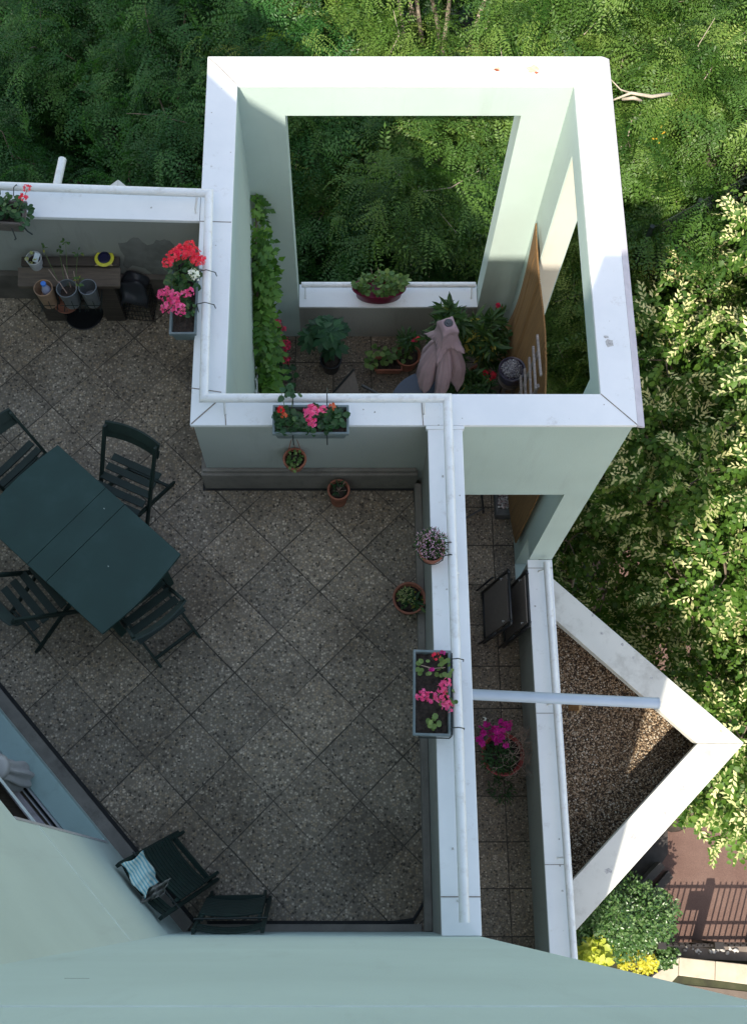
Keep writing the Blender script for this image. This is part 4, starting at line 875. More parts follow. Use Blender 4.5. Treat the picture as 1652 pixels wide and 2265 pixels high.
for k, ((u, v), D) in enumerate(curve):
    p = at(u, v, D); p.x = nx0+.07+.03*(k>2); cpts.append(p); wdt = .05 if k in (2,) else (.07 if k < 2 else .13)
    n_ = (3 if k == 2 else 9) if k < 3 else 40
    d = unit(rnd(n_)*np.array([.6, 1, 1])); P_ = np.array(p)+d*np.array([wdt, .24, .22])*rng.uniform(.2, 1, n_)[:, None]; P_[:, 0] = nx0+.03+np.abs(P_[:, 0]-nx0-.03)*.55
    A_ = unit(np.array([.55, -.3, -.6])+rnd(n_)*.6)
    parts.append(bake(WIS[0], WIS[1], P_, A_, np.array([.35, -.35, 1.])+rnd(n_)*.3, rng.uniform(.8, 1.25, n_), rng.uniform(0, 1, n_)))
V, F, T = merge(parts); npmesh('leaves', V, F, M['vine'], vn, T)
MB().tube([(nx0+.03, 4.9, LZ)]+[Vector((nx0+.04, p.y, p.z)) for p in cpts[::-1]], .010, 6).build('stem', M['bark'], vn)
tr = MB(); wl = plain('white_lattice', (.55, .57, .56), .5)
for k in range(4): tr.bar((nx0+.015, 4.4+.12*k, LZ), (nx0+.015, 4.4+.12*k, LZ+1.7), .02, .01, (1, 0, 0))
for k in range(7): tr.bar((nx0+.022, 4.38, LZ+.3+.22*k), (nx0+.022, 4.80, LZ+.3+.22*k), .01, .016)
tag(tr.build('trellis', wl), 'pale narrow trellis against the left inner wall behind the vine', 'trellis')
# pots on the balcony floor
def floorpot(label, x, y, r, h, mat, name='potted_plant', cat='plant'):
    t = thing(name, label, cat, (x, y, LZ)); pot(t, r, h, mat); return t
g1 = at(618, 800, 10.95); pg = floorpot('potted geranium with a column of crimson blooms beside the vine', g1.x-.02, 5.15, .11, .18, M['terra'])
V, F, T = mound(DISC, 110, (.03, .1, .42), (.16, .36, .22), .06, tmax=.6); npmesh('leaves', V, F, M['ger'], pg, T)
stems([(0, 0, .15)]*3, [(.03, .35, .6), (.05, .1, .6), (.05, -.1, .5)], .008, M['stem'], pg)
for (u, v, D, r) in ((611, 716, 10.2, .055), (626, 727, 10.3, .035), (616, 747, 10.3, .046), (627, 752, 10.3, .048), (633, 769, 10.4, .045), (634, 797, 10.4, .046), (595, 797, 10.1, .035), (640, 757, 10.4, .02)):
    p = at(u, v, D); flower_head((p.x-pg.location.x, p.y-pg.location.y, p.z-LZ), r, 'crimson', pg)
gf = at(732, 800, 11.05); pf = floorpot('dark green shrub with radiating glossy leaves in a black pot', gf.x, gf.y, .12, .22, M['black'])
parts = []; gp = at(722, 748, 10.5)-Vector((gf.x, gf.y, LZ))
for k in range(26):
    c_ = np.array(gp)+unit(rng.normal(size=3)+np.array([0, 0, .6]))*np.array([.20, .17, .16]); n_ = 8
    th = np.linspace(0, 2*math.pi, n_, endpoint=False)+rng.uniform(0, 1); A_ = np.stack([np.cos(th), np.sin(th), np.full(n_, -.25)], 1)+rnd(n_)*.1
    parts.append(bake(OVAL[0], OVAL[1], np.repeat(c_[None], n_, 0), A_, np.array([0, 0, 1.])+rnd(n_)*.15, rng.uniform(.10, .15, n_), rng.uniform(.0, 1, n_)))
V, F, T = merge(parts); npmesh('leaves', V, F, M['fatsia'], pf, T)
stems([(0, 0, .15)]*5, [tuple(np.array(gp)+rng.normal(size=3)*.07) for _ in range(5)], .008, M['stem'], pf)
# brown trough
bt_, Lb_ = boxthing('brown trough of pale green seedlings on the balcony floor', P2(828, 803, 11.03), P2(890, 803, 11.03), .17, name='planter_trough', mat='terra', D=11.03)
bt_['category'] = 'planter'
V, F, T = merge([mound(DISC, 40, (-.08, .06, .09), (.13, .09, .09), .06, tmin=.1), mound(DISC, 14, (.16, .06, .06), (.07, .05, .04), .055), mound(DISC, 12, (-.18, -.03, .03), (.07, .05, .04), .06, tmin=.5)]); npmesh('leaves', V, F, M['ivy'], bt_, T)
# round table
rt = thing('round_table', 'round dark grey table half hidden behind the front coping', 'table', (.90, 4.80, LZ))
MB().lathe([(.001, .69), (.385, .69), (.41, .695), (.41, .712), (.385, .716), (.001, .716)], 48).build('tabletop', M['glass'], rt, smooth=2)
for k in range(4): t = k*math.pi/2+.7; MB().tube([(.08*math.cos(t), .08*math.sin(t), .69), (.33*math.cos(t), .33*math.sin(t), 0)], .012, 8).build('leg', M['black'], rt)
# closed parasol
ub = at(992, 713, 8.88)
um = thing('parasol', 'folded mauve parasol with dark cap standing at the round table', 'parasol', (ub.x, ub.y, LZ)); ht = ub.z-LZ
MB().tube([(0, 0, .05), (0, 0, ht-.03)], .018, 12).build('pole', M['dplast'], um)
MB().lathe([(.001, 0), (.2, 0), (.22, .03), (.06, .06), (.03, .12), (.001, .12)], 28).build('base', M['dplast'], um, smooth=2)
MB().lathe([(.001, ht+.015), (.018, ht+.015), (.022, ht+.003), (.034, ht), (.04, ht-.012), (.045, ht-.03), (.001, ht-.03)], 24).build('cap', M['dplast'], um, smooth=2)
def cloth(name, prof, nl, cusp, hem, seg=144, ph=0):
    mb = MB(); n_ = len(prof)
    def f(a, b):
        k = min(n_-2, int(b*(n_-1))); q = b*(n_-1)-k; r = prof[k][0]*(1-q)+prof[k+1][0]*q; z = prof[k][1]*(1-q)+prof[k+1][1]*q; fo = prof[k][2]*(1-q)+prof[k+1][2]*q
        t = a*2*math.pi; c_ = math.cos(nl*t+ph); s2 = (1-abs(math.sin(nl*t/2+ph)))**1.3+.25 if cusp else abs(math.cos(nl*t/2+ph))**.55; s2 += .05*math.cos(29*t+3*b)*b
        rr = r*(1+fo*(s2-.55)); zz = z - hem*b*b*((1-abs(math.sin(nl*t/2+ph))) if cusp else abs(math.cos(nl*t/2+ph)))*(1+.45*math.sin(3*t+1))
        tw_ = t+.12*b*math.sin(2*t)
        return (rr*math.cos(tw_), rr*math.sin(tw_), ht+zz)
    mb.grid(f, seg, 26); o = mb.build(name, M['mauve'], um, smooth=True); m_ = o.modifiers.new('s', 'SOLIDIFY'); m_.thickness = .003; return o
cloth('valance', [(.042, -.006, .0), (.062, -.018, .25), (.085, -.06, .5), (.08, -.12, .5), (.10, -.2, .35), (.145, -.30, .75)], 4, 1, .10, ph=.9)
cloth('canopy', [(.04, -.05, .1), (.06, -.2, .5), (.060, -.33, .7), (.13, -.45, .7), (.175, -.60, .8), (.18, -.76, .85), (.15, -.90, .9)], 5, 0, .36, ph=.55)
# folding armchair partly hidden by the coping
ac = thing('folding_armchair', 'taupe mesh folding armchair half hidden behind the front flower box', 'chair', (.16, 4.62, LZ)); ac.rotation_euler = (0, 0, R(12))
MB().add([(-.16, -.28, .44), (.24, -.28, .44), (.24, .12, .44), (-.16, .12, .44), (-.16, -.28, .43), (.24, -.28, .43), (.24, .12, .43), (-.16, .12, .43)], [(0, 1, 2, 3), (7, 6, 5, 4), (0, 4, 5, 1), (1, 5, 6, 2), (2, 6, 7, 3), (3, 7, 4, 0)]).build('seat', M['fab'], ac)
ba = [at(783, 817, 10.25), at(737, 868, 10.45), at(735, 875, 10.7), at(802, 875, 10.7), at(795, 868, 10.45)]
inv = (Matrix.Translation(ac.location) @ Matrix.Rotation(R(12), 4, 'Z')).inverted()
lb = [inv @ p for p in ba]
MB().add([lb[0], lb[1], lb[2], lb[3], lb[4]], [(0, 1, 2, 3, 4)]).build('backrest', M['fab'], ac)
MB().tube([lb[0]+Vector((0, 0, .01)), lb[1], lb[2]], .012, 8).build('frame', M['black'], ac)
MB().tube([inv @ at(800, 852, 10.4), inv @ at(842, 874, 10.4)], .016, 8).build('armrest', M['black'], ac)
for (x, y) in ((-.16, -.28), (.24, -.28), (.24, .12), (-.16, .12)): MB().tube([(x, y, 0), (x, y, .44)], .010, 8).build('leg', M['black'], ac)
# oleanders
def oleander(name, label, cx, cy, zc_, rad, ncl, llen, col='crimson', fl=()):
    t = thing(name, label, 'plant', (cx, cy, LZ)); pot(t, .14, .22, M['terra']); parts = []; cs = []
    for k in range(ncl):
        d = unit(rng.normal(size=3)+np.array([0, 0, .25])); c_ = np.array([0, 0, zc_])+d*np.array(rad)*rng.uniform(.45, 1); cs.append(c_); n_ = 15
        ax = unit(d*.7+np.array([0, -.1, .7])); A_ = unit(rnd(n_)*.9+ax*.55); parts.append(bake(LAN[0]*np.array([1, .85, 1]), LAN[1], c_+rnd(n_)*.02-ax*rng.uniform(0, .09, n_)[:, None], A_, np.array([0, 0, 1.])+rnd(n_)*.3, llen*rng.uniform(.7, 1.2, n_), np.clip(rng.normal(.4, .22, n_)+(.5 if rng.uniform() > .9 else 0), 0, 1)))
    V, F, T = merge(parts); npmesh('leaves', V, F, M['olea'], t, T)
    stems([(0, 0, .2)]*ncl, [tuple(c) for c in cs], .005, M['stem'], t)
    for (u, v, D, r, cc) in fl:
        p = at(u, v, D); flower_head((p.x-cx, p.y-cy, p.z-LZ), r, cc, t, n=int(8+r*300), fl=.02)
    return t
o1 = at(1060, 750, 10.5)
oleander('potted_oleander', 'largest oleander, its narrow leaves rising over the window sill beside the parasol', 1.14, 5.42, 1.10, (.27, .26, .48), 46, .155, fl=((1101, 676, 9.9, .022, 'crimson'), (1108, 683, 10, .015, 'crimson')))
oleander('potted_oleander', 'dark oleander filling the corner against the reed screen', 1.50, 5.40, 1.05, (.17, .27, .42), 40, .155)
oleander('potted_oleander', 'low oleander with rose-red blooms in front of the violet pot', 1.30, 4.90, .75, (.24, .24, .42), 40, .145, fl=((1073, 825, 10.4, .022, 'hot'), (1090, 830, 10.4, .036, 'hot'), (1080, 842, 10.4, .02, 'hot')))
oleander('potted_oleander', 'small oleander sprig with red flowers behind the parasol top', .72, 5.66, .55, (.12, .10, .12), 9, .10, fl=((917, 752, 10.5, .022, 'crimson'), (924, 748, 10.5, .014, 'hot')))
# violet pot
vp = at(1134, 812, 9.5); vt = thing('glazed_pot', 'dark violet glazed pot heaped with grey succulents by the slat rack', 'pot', (vp.x, vp.y, vp.z-.24)); vt.scale = (.88, .88, .88)
MB().lathe([(.001, 0), (.09, 0), (.13, .10), (.138, .19), (.145, .215), (.148, .23), (.14, .24), (.128, .235), (.12, .2), (.001, .19)], 36).build('pot', M['purp'], vt, smooth=2)
n = 900; d = unit(rnd(n)+np.array([0, 0, .8])); Pm = np.array([-.005, .01, .21])+d*np.array([.115, .115, .06])*rng.uniform(.7, 1, n)[:, None]
M['succ'] = leaf_mat('succulent', [(0, (.08, .075, .10)), (.5, (.20, .195, .23)), (.9, (.34, .34, .36)), (1, (.5, .5, .48))], 0, .7)
V, F, T = bake(IV*np.array([1, .7, .5]), IF, Pm, rnd(n), d+rnd(n)*.3, .010*rng.uniform(.7, 1.4, n), rng.uniform(0, 1, n)); npmesh('succulents', V, F, M['succ'], vt, T, True)
ps = thing('plant_stand', 'tall dark wooden stand carrying the violet pot beside the oleanders', 'stand', (vp.x, vp.y, LZ)); hs = vp.z-.24-LZ
MB().lathe([(.001, hs-.03), (.11, hs-.03), (.11, hs-.002), (.001, hs-.002)], 24).build('top', M['wood2'], ps)
for k in range(3): MB().bar((.07*math.cos(k*2.09), .07*math.sin(k*2.09), hs-.03), (.10*math.cos(k*2.09), .10*math.sin(k*2.09), 0), .03, .03).build('leg', M['wood2'], ps)
# ------------------------------------------------------------------ narrow balcony
cp = thing('concrete_planter', 'small grey concrete block planter filled with pale pebbles below the tower beam', 'planter', (*at(1118, 1118, 11.1).xy, LZ))
MB().add([(-.11, -.12, 0), (.11, -.12, 0), (.11, .2, 0), (-.11, .2, 0), (-.11, -.12, .14), (.11, -.12, .14), (.11, .2, .14), (-.11, .2, .14), (-.08, -.05, .14), (.085, -.05, .14), (.085, .17, .14), (-.08, .17, .14), (-.08, -.05, .11), (.085, -.05, .11), (.085, .17, .11), (-.08, .17, .11)],
         [(3, 2, 1, 0), (0, 1, 5, 4), (1, 2, 6, 5), (2, 3, 7, 6), (3, 0, 4, 7), (4, 5, 9, 8), (5, 6, 10, 9), (6, 7, 11, 10), (7, 4, 8, 11), (8, 9, 13, 12), (9, 10, 14, 13), (10, 11, 15, 14), (11, 8, 12, 15), (12, 13, 14, 15)]).build('block', plain('grey_block', (.10, .10, .10), .9, .2, 12, .4), cp, bevel=.008)
M['peb'] = leaf_mat('pale_pebble', [(0, (.25, .17, .16)), (.5, (.42, .36, .35)), (1, (.62, .60, .60))], 0, .7)
n = 170; stones('pebbles', M['peb'], np.stack([rng.uniform(-.075, .08, n), rng.uniform(-.04, .165, n), .125+rng.uniform(0, .03, n)], 1), .010, .019, cp)
# stool frame mostly hidden under the tower
stl = thing('folding_stool', 'black metal stool legs showing under the tower beam', 'stool', (*at(1035, 1075, LF).xy, LZ))
pA_, pB_, pC_ = [at(u, v, D)-stl.location for (u, v, D) in ((1064, 1085, 10.85), (1069, 1130, 11.14), (1022, 1150, 11.14))]
MB().tube([pA_+Vector((0, .3, .15)), pA_, pB_], .011, 8).tube([pB_+Vector((.003, .02, .05)), pC_], .010, 8).tube([pB_, pB_-Vector((0, 0, .04))], .012, 8).build('frame', M['black'], stl)
MB().tube([pC_+Vector((-.1, .3, .3)), pC_-Vector((0, 0, .05))], .010, 8).build('leg', M['black'], stl)
MB().box(-.28, .05, .0, .35, .40, .43).build('seat', M['black'], stl)
# two folded recliners
def recliner(label, xt, xb, y0_, y1_, Dt):
    t = thing('folded_recliner', label, 'chair', (0, 0, 0), 0, 'folded recliners leaning on the outer parapet'); zt_ = Z(Dt); zb_ = LZ+.015
    def q(y, s_, k=0.0): return Vector((xb+(xt-xb)*s_+k, y, zb_+(zt_-zb_)*s_))
    mb = MB(); v8 = []
    for k in (0, .012):
        for (y, s_) in ((y0_+.03, .12), (y1_-.03, .12), (y1_-.03, .93), (y0_+.03, .93)):
            v8.append(q(y, s_, -k)+Vector((0, 0, k)))
    mb.add(v8, [(0, 1, 2, 3), (7, 6, 5, 4), (0, 4, 5, 1), (1, 5, 6, 2), (2, 6, 7, 3), (3, 7, 4, 0)]).build('fabric', M['fab'], t)
    for y in (y0_, y1_): MB().tube([q(y, 0), q(y, .5), q(y, .98), q(y+(.03 if y == y0_ else -.03), 1.0)], .016, 8).build('side_frame', M['black'], t, smooth=True)
    MB().tube([q(y0_, .99), q(y1_, .99)], .014, 8).tube([q(y0_, .06), q(y1_, .06)], .014, 8).build_each('cross_bar', M['black'], t, smooth=True)
    for y in (y0_-.02, y1_+.02): MB().tube([q(y, .05, -.06), q(y, .62, -.05)], .012, 8).build('leg', M['black'], t, smooth=True)
    for y in (y0_+.05, y1_-.05): MB().tube([q(y, .85, -.02), q(y+.01, .82, -.035), q(y, .79, -.02)], .004, 6).build('strap', M['alu'], t)
    return t
recliner('folded taupe recliner standing in front, farther from the outer parapet', 1.60, 1.44, 2.50, 3.02, 10.33)
recliner('folded taupe recliner pressed behind against the outer parapet', 1.755, 1.64, 2.46, 2.98, 10.22)
# magenta pot
mp_ = at(1112, 1668, 10.95); mt = thing('potted_petunia', 'red pot of magenta flowers and dry twigs under the rain spout', 'plant', (mp_.x, mp_.y, mp_.z-.22)); mt.location.z = LZ
pot(mt, .205, .25, plain('red_plastic', (.28, .035, .03), .5, .15, 9), taper=.8)
parts = [mound(LAN, 420, (-.05, -.03, .27), (.15, .17, .09), .05, tmax=.5), mound(LAN, 150, (.0, -.30, .05), (.13, .15, .05), .045, tmax=.3)]
V, F, T = merge(parts); npmesh('leaves', V, F, M['olea'], mt, T)
n = 60
for (u, v) in ((1075, 1600), (1085, 1610), (1096, 1606), (1110, 1596), (1118, 1602), (1124, 1611), (1062, 1613), (1068, 1622), (1100, 1620), (1108, 1628), (1093, 1632), (1102, 1640), (1084, 1622), (1060, 1634), (1066, 1640), (1131, 1600), (1110, 1615), (1117, 1648)):
    p = at(u, v, 10.75); flower_head((p.x-mt.location.x, p.y-mt.location.y, p.z-LZ), .020, 'magenta', mt, 4, fl=.034)
p = at(1070, 1590, 10.7); flower_head((p.x-mt.location.x, p.y-mt.location.y, p.z-LZ), .012, 'white', mt, 4, fl=.018)
tg = MB(); random.seed(5)
def twig(mb, p, d, L, r, lev):
    q = p+d*L; mb.tube([p, (p+q)/2+Vector((random.uniform(-1, 1), random.uniform(-1, 1), random.uniform(-1, 1)))*L*.08, q], [r, r*.85, r*.6], 5, False)
    if lev == 0: return
    for _ in range(random.choice((2, 3, 3))):
        dd = (d+Vector((random.gauss(0, .55), random.gauss(0, .55), random.gauss(.05, .4)))).normalized(); twig(mb, q, dd, L*random.uniform(.55, .8), r*.65, lev-1)
for k in range(13):
    twig(tg, Vector((.06+random.uniform(-.06, .08), random.uniform(-.06, .1), .2)), Vector((random.uniform(.1, .9), random.uniform(-.6, .9), random.uniform(.35, 1))).normalized(), .14, .0042, 4)
tg.build('dry_twigs', M['twig'], mt)
# tan scrap on the gravel
wk = thing('woven_scrap', 'small tan ribbed scrap lying on the gravel just below the rain spout', 'debris', (*at(1268, 1562, GD).xy, Z(GD)+.02))
mb = MB(); mb.grid(lambda a, b: (-.06+.12*a, -.05+.07*b, .012+.02*math.sin(math.pi*a)+.003*math.sin(a*60)), 40, 6); o = mb.build('ribbed_sheet', M['reed'], wk, smooth=False); m_ = o.modifiers.new('s', 'SOLIDIFY'); m_.thickness = .006
MB().prism([(.02, -.09), (.075, -.02), (.08, .03), (.05, .0), (.03, -.03)], .0, .02).build('flap', plain('cardboard', (.50, .34, .17), .9), wk)

# ------------------------------------------------------------------ street side
fe = thing('metal_fence', 'dark metal picket fence seen from straight above with its shadow on brown paving', 'fence', (0, 0, 0))
fy = -.70; posts = (5.62, 6.62, 7.62, 8.62, 9.62)
fm = plain('dark_fence_metal', (.02, .016, .014), .5)
for x in posts: MB().box(x-.075, x+.075, fy-.06, fy+.06, 0, 1.42).build('post', fm, fe, bevel=.004)
pk_ = MB()
for x in np.arange(5.62, 9.7, .108):
    if min(abs(x-q) for q in posts) > .09: pk_.box(x-.011, x+.011, fy-.011, fy+.011, .06, 1.40)
pk_.build('pickets', fm, fe)
rr_ = MB()
for z_ in (.14, .48, 1.30):
    for a_, b_ in zip(posts[:-1], posts[1:]): rr_.box(a_+.076, b_-.076, fy-.018, fy+.018, z_-.018, z_+.018)
rr_.build('rails', fm, fe)
MB().box(6.27, 6.54, fy-.03, fy+.03, .80, 1.16).build('letter_box', fm, fe)
kw = thing('stone_kerb', 'pale stone coping of a low wall with a chamfered corner at the street', 'kerb', (0, 0, 0))
stone = plain('pale_stone', (.46, .40, .31), .8, .1, 4, .2, dirt=(.28, .23, .17), dirt_amt=.5)
ka, kb, kc, kd = at(1502, 2117, 22.2), at(1660, 2134, 22.2), at(1500, 2157, 22.2), at(1660, 2178, 22.2); ke, kf = at(1440, 2155, 22.2), at(1478, 2180, 22.2)
def ext_(p, q, s_): return (p.x+(q.x-p.x)*s_, p.y+(q.y-p.y)*s_)
b1 = ext_(ka, kb, .50); d1 = ext_(kc, kd, .50); b2_ = ext_(ka, kb, 1.0); d2_ = ext_(kc, kd, 1.0); b3 = ext_(ka, kb, 4); d3 = ext_(kc, kd, 4)
for (p, q, r_, s_) in (((ka.x, ka.y), b1, d1, (kc.x, kc.y)), ((b1[0]+.008, b1[1]), b2_, d2_, (d1[0]+.008, d1[1])), ((b2_[0]+.008, b2_[1]), b3, d3, (d2_[0]+.008, d2_[1]))):
    MB().prism([p, q, r_, s_], 0, .3).build('slab', stone, kw, bevel=.012)
MB().prism([(ka.x-.008, ka.y), (kc.x-.008, kc.y), (kf.x, kf.y), (kf.x-.6, kf.y-.9), (ke.x-.6, ke.y-.9), (ke.x, ke.y)], 0, .3).build('slab', stone, kw, bevel=.012)
MB().tube([(ka.x-.05, ka.y+.02, .42), (ke.x-.02, ke.y, .42), (ke.x-.62, ke.y-.9, .42)], .025, 8).build('handrail', fm, kw)
wb = thing('step_block', 'dark concrete step in the shade under the triangular planter frame', 'step', (0, 0, 0))
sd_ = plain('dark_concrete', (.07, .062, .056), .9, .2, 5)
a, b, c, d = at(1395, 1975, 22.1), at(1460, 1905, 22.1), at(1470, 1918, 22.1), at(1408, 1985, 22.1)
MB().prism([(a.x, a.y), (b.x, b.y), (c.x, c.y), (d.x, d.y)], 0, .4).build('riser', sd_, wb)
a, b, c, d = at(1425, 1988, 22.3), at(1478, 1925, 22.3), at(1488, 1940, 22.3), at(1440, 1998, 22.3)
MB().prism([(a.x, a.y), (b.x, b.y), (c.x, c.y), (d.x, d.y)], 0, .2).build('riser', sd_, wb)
# white litter along the fence foot
n = 40; lx = rng.uniform(5.75, 7.6, n); Pl = np.stack([lx, fy-.12+rng.normal(size=n)*.03, np.full(n, .05)], 1)
M['litter'] = leaf_mat('white_chip', [(0, (.35, .33, .30)), (1, (.75, .73, .70))], 0, .8)
tag(stones('white_stones', M['litter'], Pl, .02, .055), 'row of scattered white stones along the foot of the metal fence', 'stones', kind='stuff')

# ------------------------------------------------------------------ trees and shrubs
def jit(tf_):
    V, F = tf_; V = V.copy()
    for f in F:
        b_ = V[f[0]].copy(); a_ = rng.normal()*.14; c_, s_ = math.cos(a_), math.sin(a_); q = V[f]-b_
        q = np.stack([q[:, 0]*c_-q[:, 1]*s_, q[:, 0]*s_+q[:, 1]*c_, q[:, 2]+q[:, 1]*rng.normal()*.3+q[:, 0]*rng.normal()*.14], 1)*rng.uniform(.75, 1.15); V[f] = q+b_
    return V, F
def branchlet(nf, L0):          # a twig carrying several feather leaves
    parts = []; 
    for k in range(nf):
        V, F = jit(pinnate(int(rng.integers(8, 11)), rng.uniform(.0070, .0088), rng.uniform(.036, .043), rng.uniform(.021, .025), rng.uniform(.25, .8)))
        x0 = L0*(k+.3)/nf; a_ = (1 if k % 2 else -1)*rng.uniform(.35, 1.15) if k < nf-1 else rng.uniform(-.2, .2); c_, s_ = math.cos(a_), math.sin(a_); dz = -rng.uniform(.05, .45)
        V = V*rng.uniform(1.0, 1.5); V = np.stack([V[:, 0]*c_-V[:, 1]*s_+x0, V[:, 0]*s_+V[:, 1]*c_, V[:, 2]+dz*V[:, 0]-.25*x0*x0], 1); parts.append((V, F, np.zeros(len(F))))
    V, F, T = merge(parts); return V, F
FRO = [branchlet(int(rng.integers(5, 8)), rng.uniform(.18, .32)) for _ in range(7)]
def spray_linden():
    V, F, T, K = [], [], [], []
    out = []
    for k in range(9):                       # leaves, alternate along a 35 cm twig
        x = .03+k*.036; s_ = -1 if k % 2 else 1; n0 = len(V)
        a = np.array([.45, s_*.9, -.25]); a /= np.linalg.norm(a); b = np.cross([0, 0, 1.], a); b /= np.linalg.norm(b); c = np.cross(a, b)
        for q in ((0, 0, 0), (.30, .42, .08), (.30, -.42, .08), (.5, 0, -.02), (.72, .33, -.02), (.72, -.33, -.02), (1.08, 0, -.18)):
            V.append(np.array([x, 0, -.25*x*x])+.083*(a*q[0]+b*q[1]+c*q[2]))
        for f in ((0, 3, 1), (0, 2, 3), (1, 3, 4), (2, 5, 3), (3, 6, 4), (3, 5, 6)): F.append([i+n0 for i in f]); K.append(0)
    return np.array(V), np.array(F)
def spray_bract():
    V, F = [], []
    for k in range(9):
        x = .03+k*.036; s_ = -1 if k % 2 else 1; n0 = len(V)
        a = np.array([.8, s_*.6, .18]); a /= np.linalg.norm(a); b = np.cross([0, 0, 1.], a); b /= np.linalg.norm(b)
        for q in ((0, 0), (.5, .20), (.5, -.20), (1, 0)): V.append(np.array([x, 0, .035-.2*x*x])+.088*(a*q[0]+b*q[1]))
        F.append([n0, n0+2, n0+3]); F.append([n0, n0+3, n0+1])
    return np.array(V), np.array(F)
def twist(tf_, amt):
    V, F = tf_; V = V.copy(); n0 = len(V)//9
    for k in range(9):
        sl_i = slice(k*n0, (k+1)*n0); b_ = V[sl_i][0].copy(); ax = Vector(rng.normal(size=3)).normalized(); Rm = np.array(Matrix.Rotation(rng.normal()*amt, 3, ax)); V[sl_i] = (V[sl_i]-b_)@Rm.T*rng.uniform(.65, 1.25)+b_+rng.normal(size=3)*.008
    return V, F
LSPS = [twist(spray_linden(), .45) for _ in range(6)]; BSPS = [twist(spray_bract(), .4) for _ in range(6)]
def tree(name, label, base, clumps, kind, dens=1.0, limbmat='bark', trunk_r=.22, group=None, tshift=0):
    t = thing(name, label, 'tree', base, 0, group); b0 = np.array(base); parts = []; br = []; pods = []
    limbs = MB(); cen = np.mean([c[:3] for c in clumps], 0); fork = Vector((base[0]*.6+cen[0]*.4, base[1]*.6+cen[1]*.4, cen[2]-3.2))-Vector(base)
    MB().tube([(0, 0, 0), tuple(Vector((fork.x*.4, fork.y*.4, fork.z*.5))), tuple(fork)], [trunk_r*1.4, trunk_r, trunk_r*.75], 12).build('trunk', M[limbmat], t, smooth=True)
    for (cx, cy, cz_, r) in clumps:
        c = np.array([cx, cy, cz_])-b0
        mid = (Vector(fork)+Vector(c))/2+Vector((random.uniform(-.3, .3), random.uniform(-.3, .3), -.35))
        limbs.tube([fork*.92, mid, Vector(c)], [.07, .035, .010], 6, False)
        for _ in range(3):
            d = Vector((random.gauss(0, 1), random.gauss(0, 1), random.gauss(.0, .5))).normalized(); limbs.tube([Vector(c)-Vector((0, 0, .1)), Vector(c)+d*r*.4+Vector((random.gauss(0, .08), random.gauss(0, .08), .02)), Vector(c)+d*r*.8], [.012, .007, .003], 5, False)
        if kind in ('locust', 'locust_shade'):
            n_ = int(66*r*r*dens/.36); d = unit(rnd(n_)+np.array([0, 0, .45])); rr = np.where(rng.uniform(size=n_) > .8, rng.uniform(.9, 1.35, n_), rng.uniform(.15, .85, n_))[:, None]; lob = 1+.35*np.sin(3*np.arctan2(d[:, 1], d[:, 0])+rng.uniform(0, 6))[:, None]; rr = rr*lob
            P = c+d*rr*np.array([r, r, r*.7]); A = unit(d*np.array([1, 1, .3])+rnd(n_)*.6+np.array([0, 0, -.25])); Nn = np.array([0, 0, 1.])+d*.45+rnd(n_)*.4
            clump_t = rng.uniform(-.18, .18); T0 = np.clip(rng.beta(1.5, 1.5, n_)*.95+clump_t*1.3+tshift, 0, .97)
            pass
            g = rng.integers(0, 7, n_)
            for k in range(7):
                m_ = g == k; parts.append(bake(FRO[k][0], FRO[k][1], P[m_], A[m_], Nn[m_], rng.uniform(.7, 1.15, m_.sum()), T0[m_]))
        else:
            n_ = int(115*r*r*dens/.36); d = unit(rnd(n_)+np.array([0, 0, .35])); rr = rng.uniform(.3, 1.05, n_)[:, None]**.7
            P = c+d*rr*np.array([r, r, r*.7]); A = unit(d*np.array([1, 1, .4])+rnd(n_)*.4+np.array([0, 0, .05])); Nn = np.array([0, 0, 1.])+d*.5+rnd(n_)*.3
            sc = rng.uniform(.6, .95, n_); tt = np.clip(rng.beta(2, 2, n_)+rng.uniform(-.2, .2), 0, 1); g = rng.integers(0, 6, n_)
            k_ = (rng.uniform(size=n_) > .22) & (rr[:, 0] > .60) & (d[:, 2] > -.2)
            for k in range(6):
                m_ = g == k; parts.append(bake(LSPS[k][0], LSPS[k][1], P[m_], A[m_], Nn[m_], sc[m_], tt[m_])); m_ = m_ & k_
                if m_.any(): br.append(bake(BSPS[k][0], BSPS[k][1], P[m_], A[m_], Nn[m_], sc[m_]*1.05, rng.uniform(0, 1, m_.sum())))
    limbs.build('limbs', M[limbmat], t, smooth=True)
    if kind == 'locust' and 'pods' in label:          # yellow pods
        for _ in range(26):
            cx, cy, cz_, r = clumps[int(rng.integers(len(clumps)))]; d = unit(rng.normal(size=3)+np.array([0, -.2, 1.2])); q = np.array([cx, cy, cz_])+d*np.array([r, r, r*.62])*1.02-b0; n_ = int(rng.integers(3, 8))
            parts.append(bake(OVAL[0], OVAL[1][:, :3], q+rnd(n_)*.03, rnd(n_), np.array([0, 0, 1.])+rnd(n_)*.5, rng.uniform(.04, .06, n_), np.full(n_, .995))) if False else pods.append(bake(OVAL[0], OVAL[1], q+rnd(n_)*.035, rnd(n_), np.array([0, 0, 1.])+rnd(n_)*.5, rng.uniform(.035, .055, n_), np.full(n_, .995)))
        V, F, T = merge(pods); npmesh('pods', V, F, M['locust'], t, T)
    V, F, T = merge(parts); npmesh('crown', V, F, M[kind], t, T)
    if br and kind == 'linden': V, F, T = merge(br); npmesh('bracts', V, F, M['bract'], t, T)
    return t
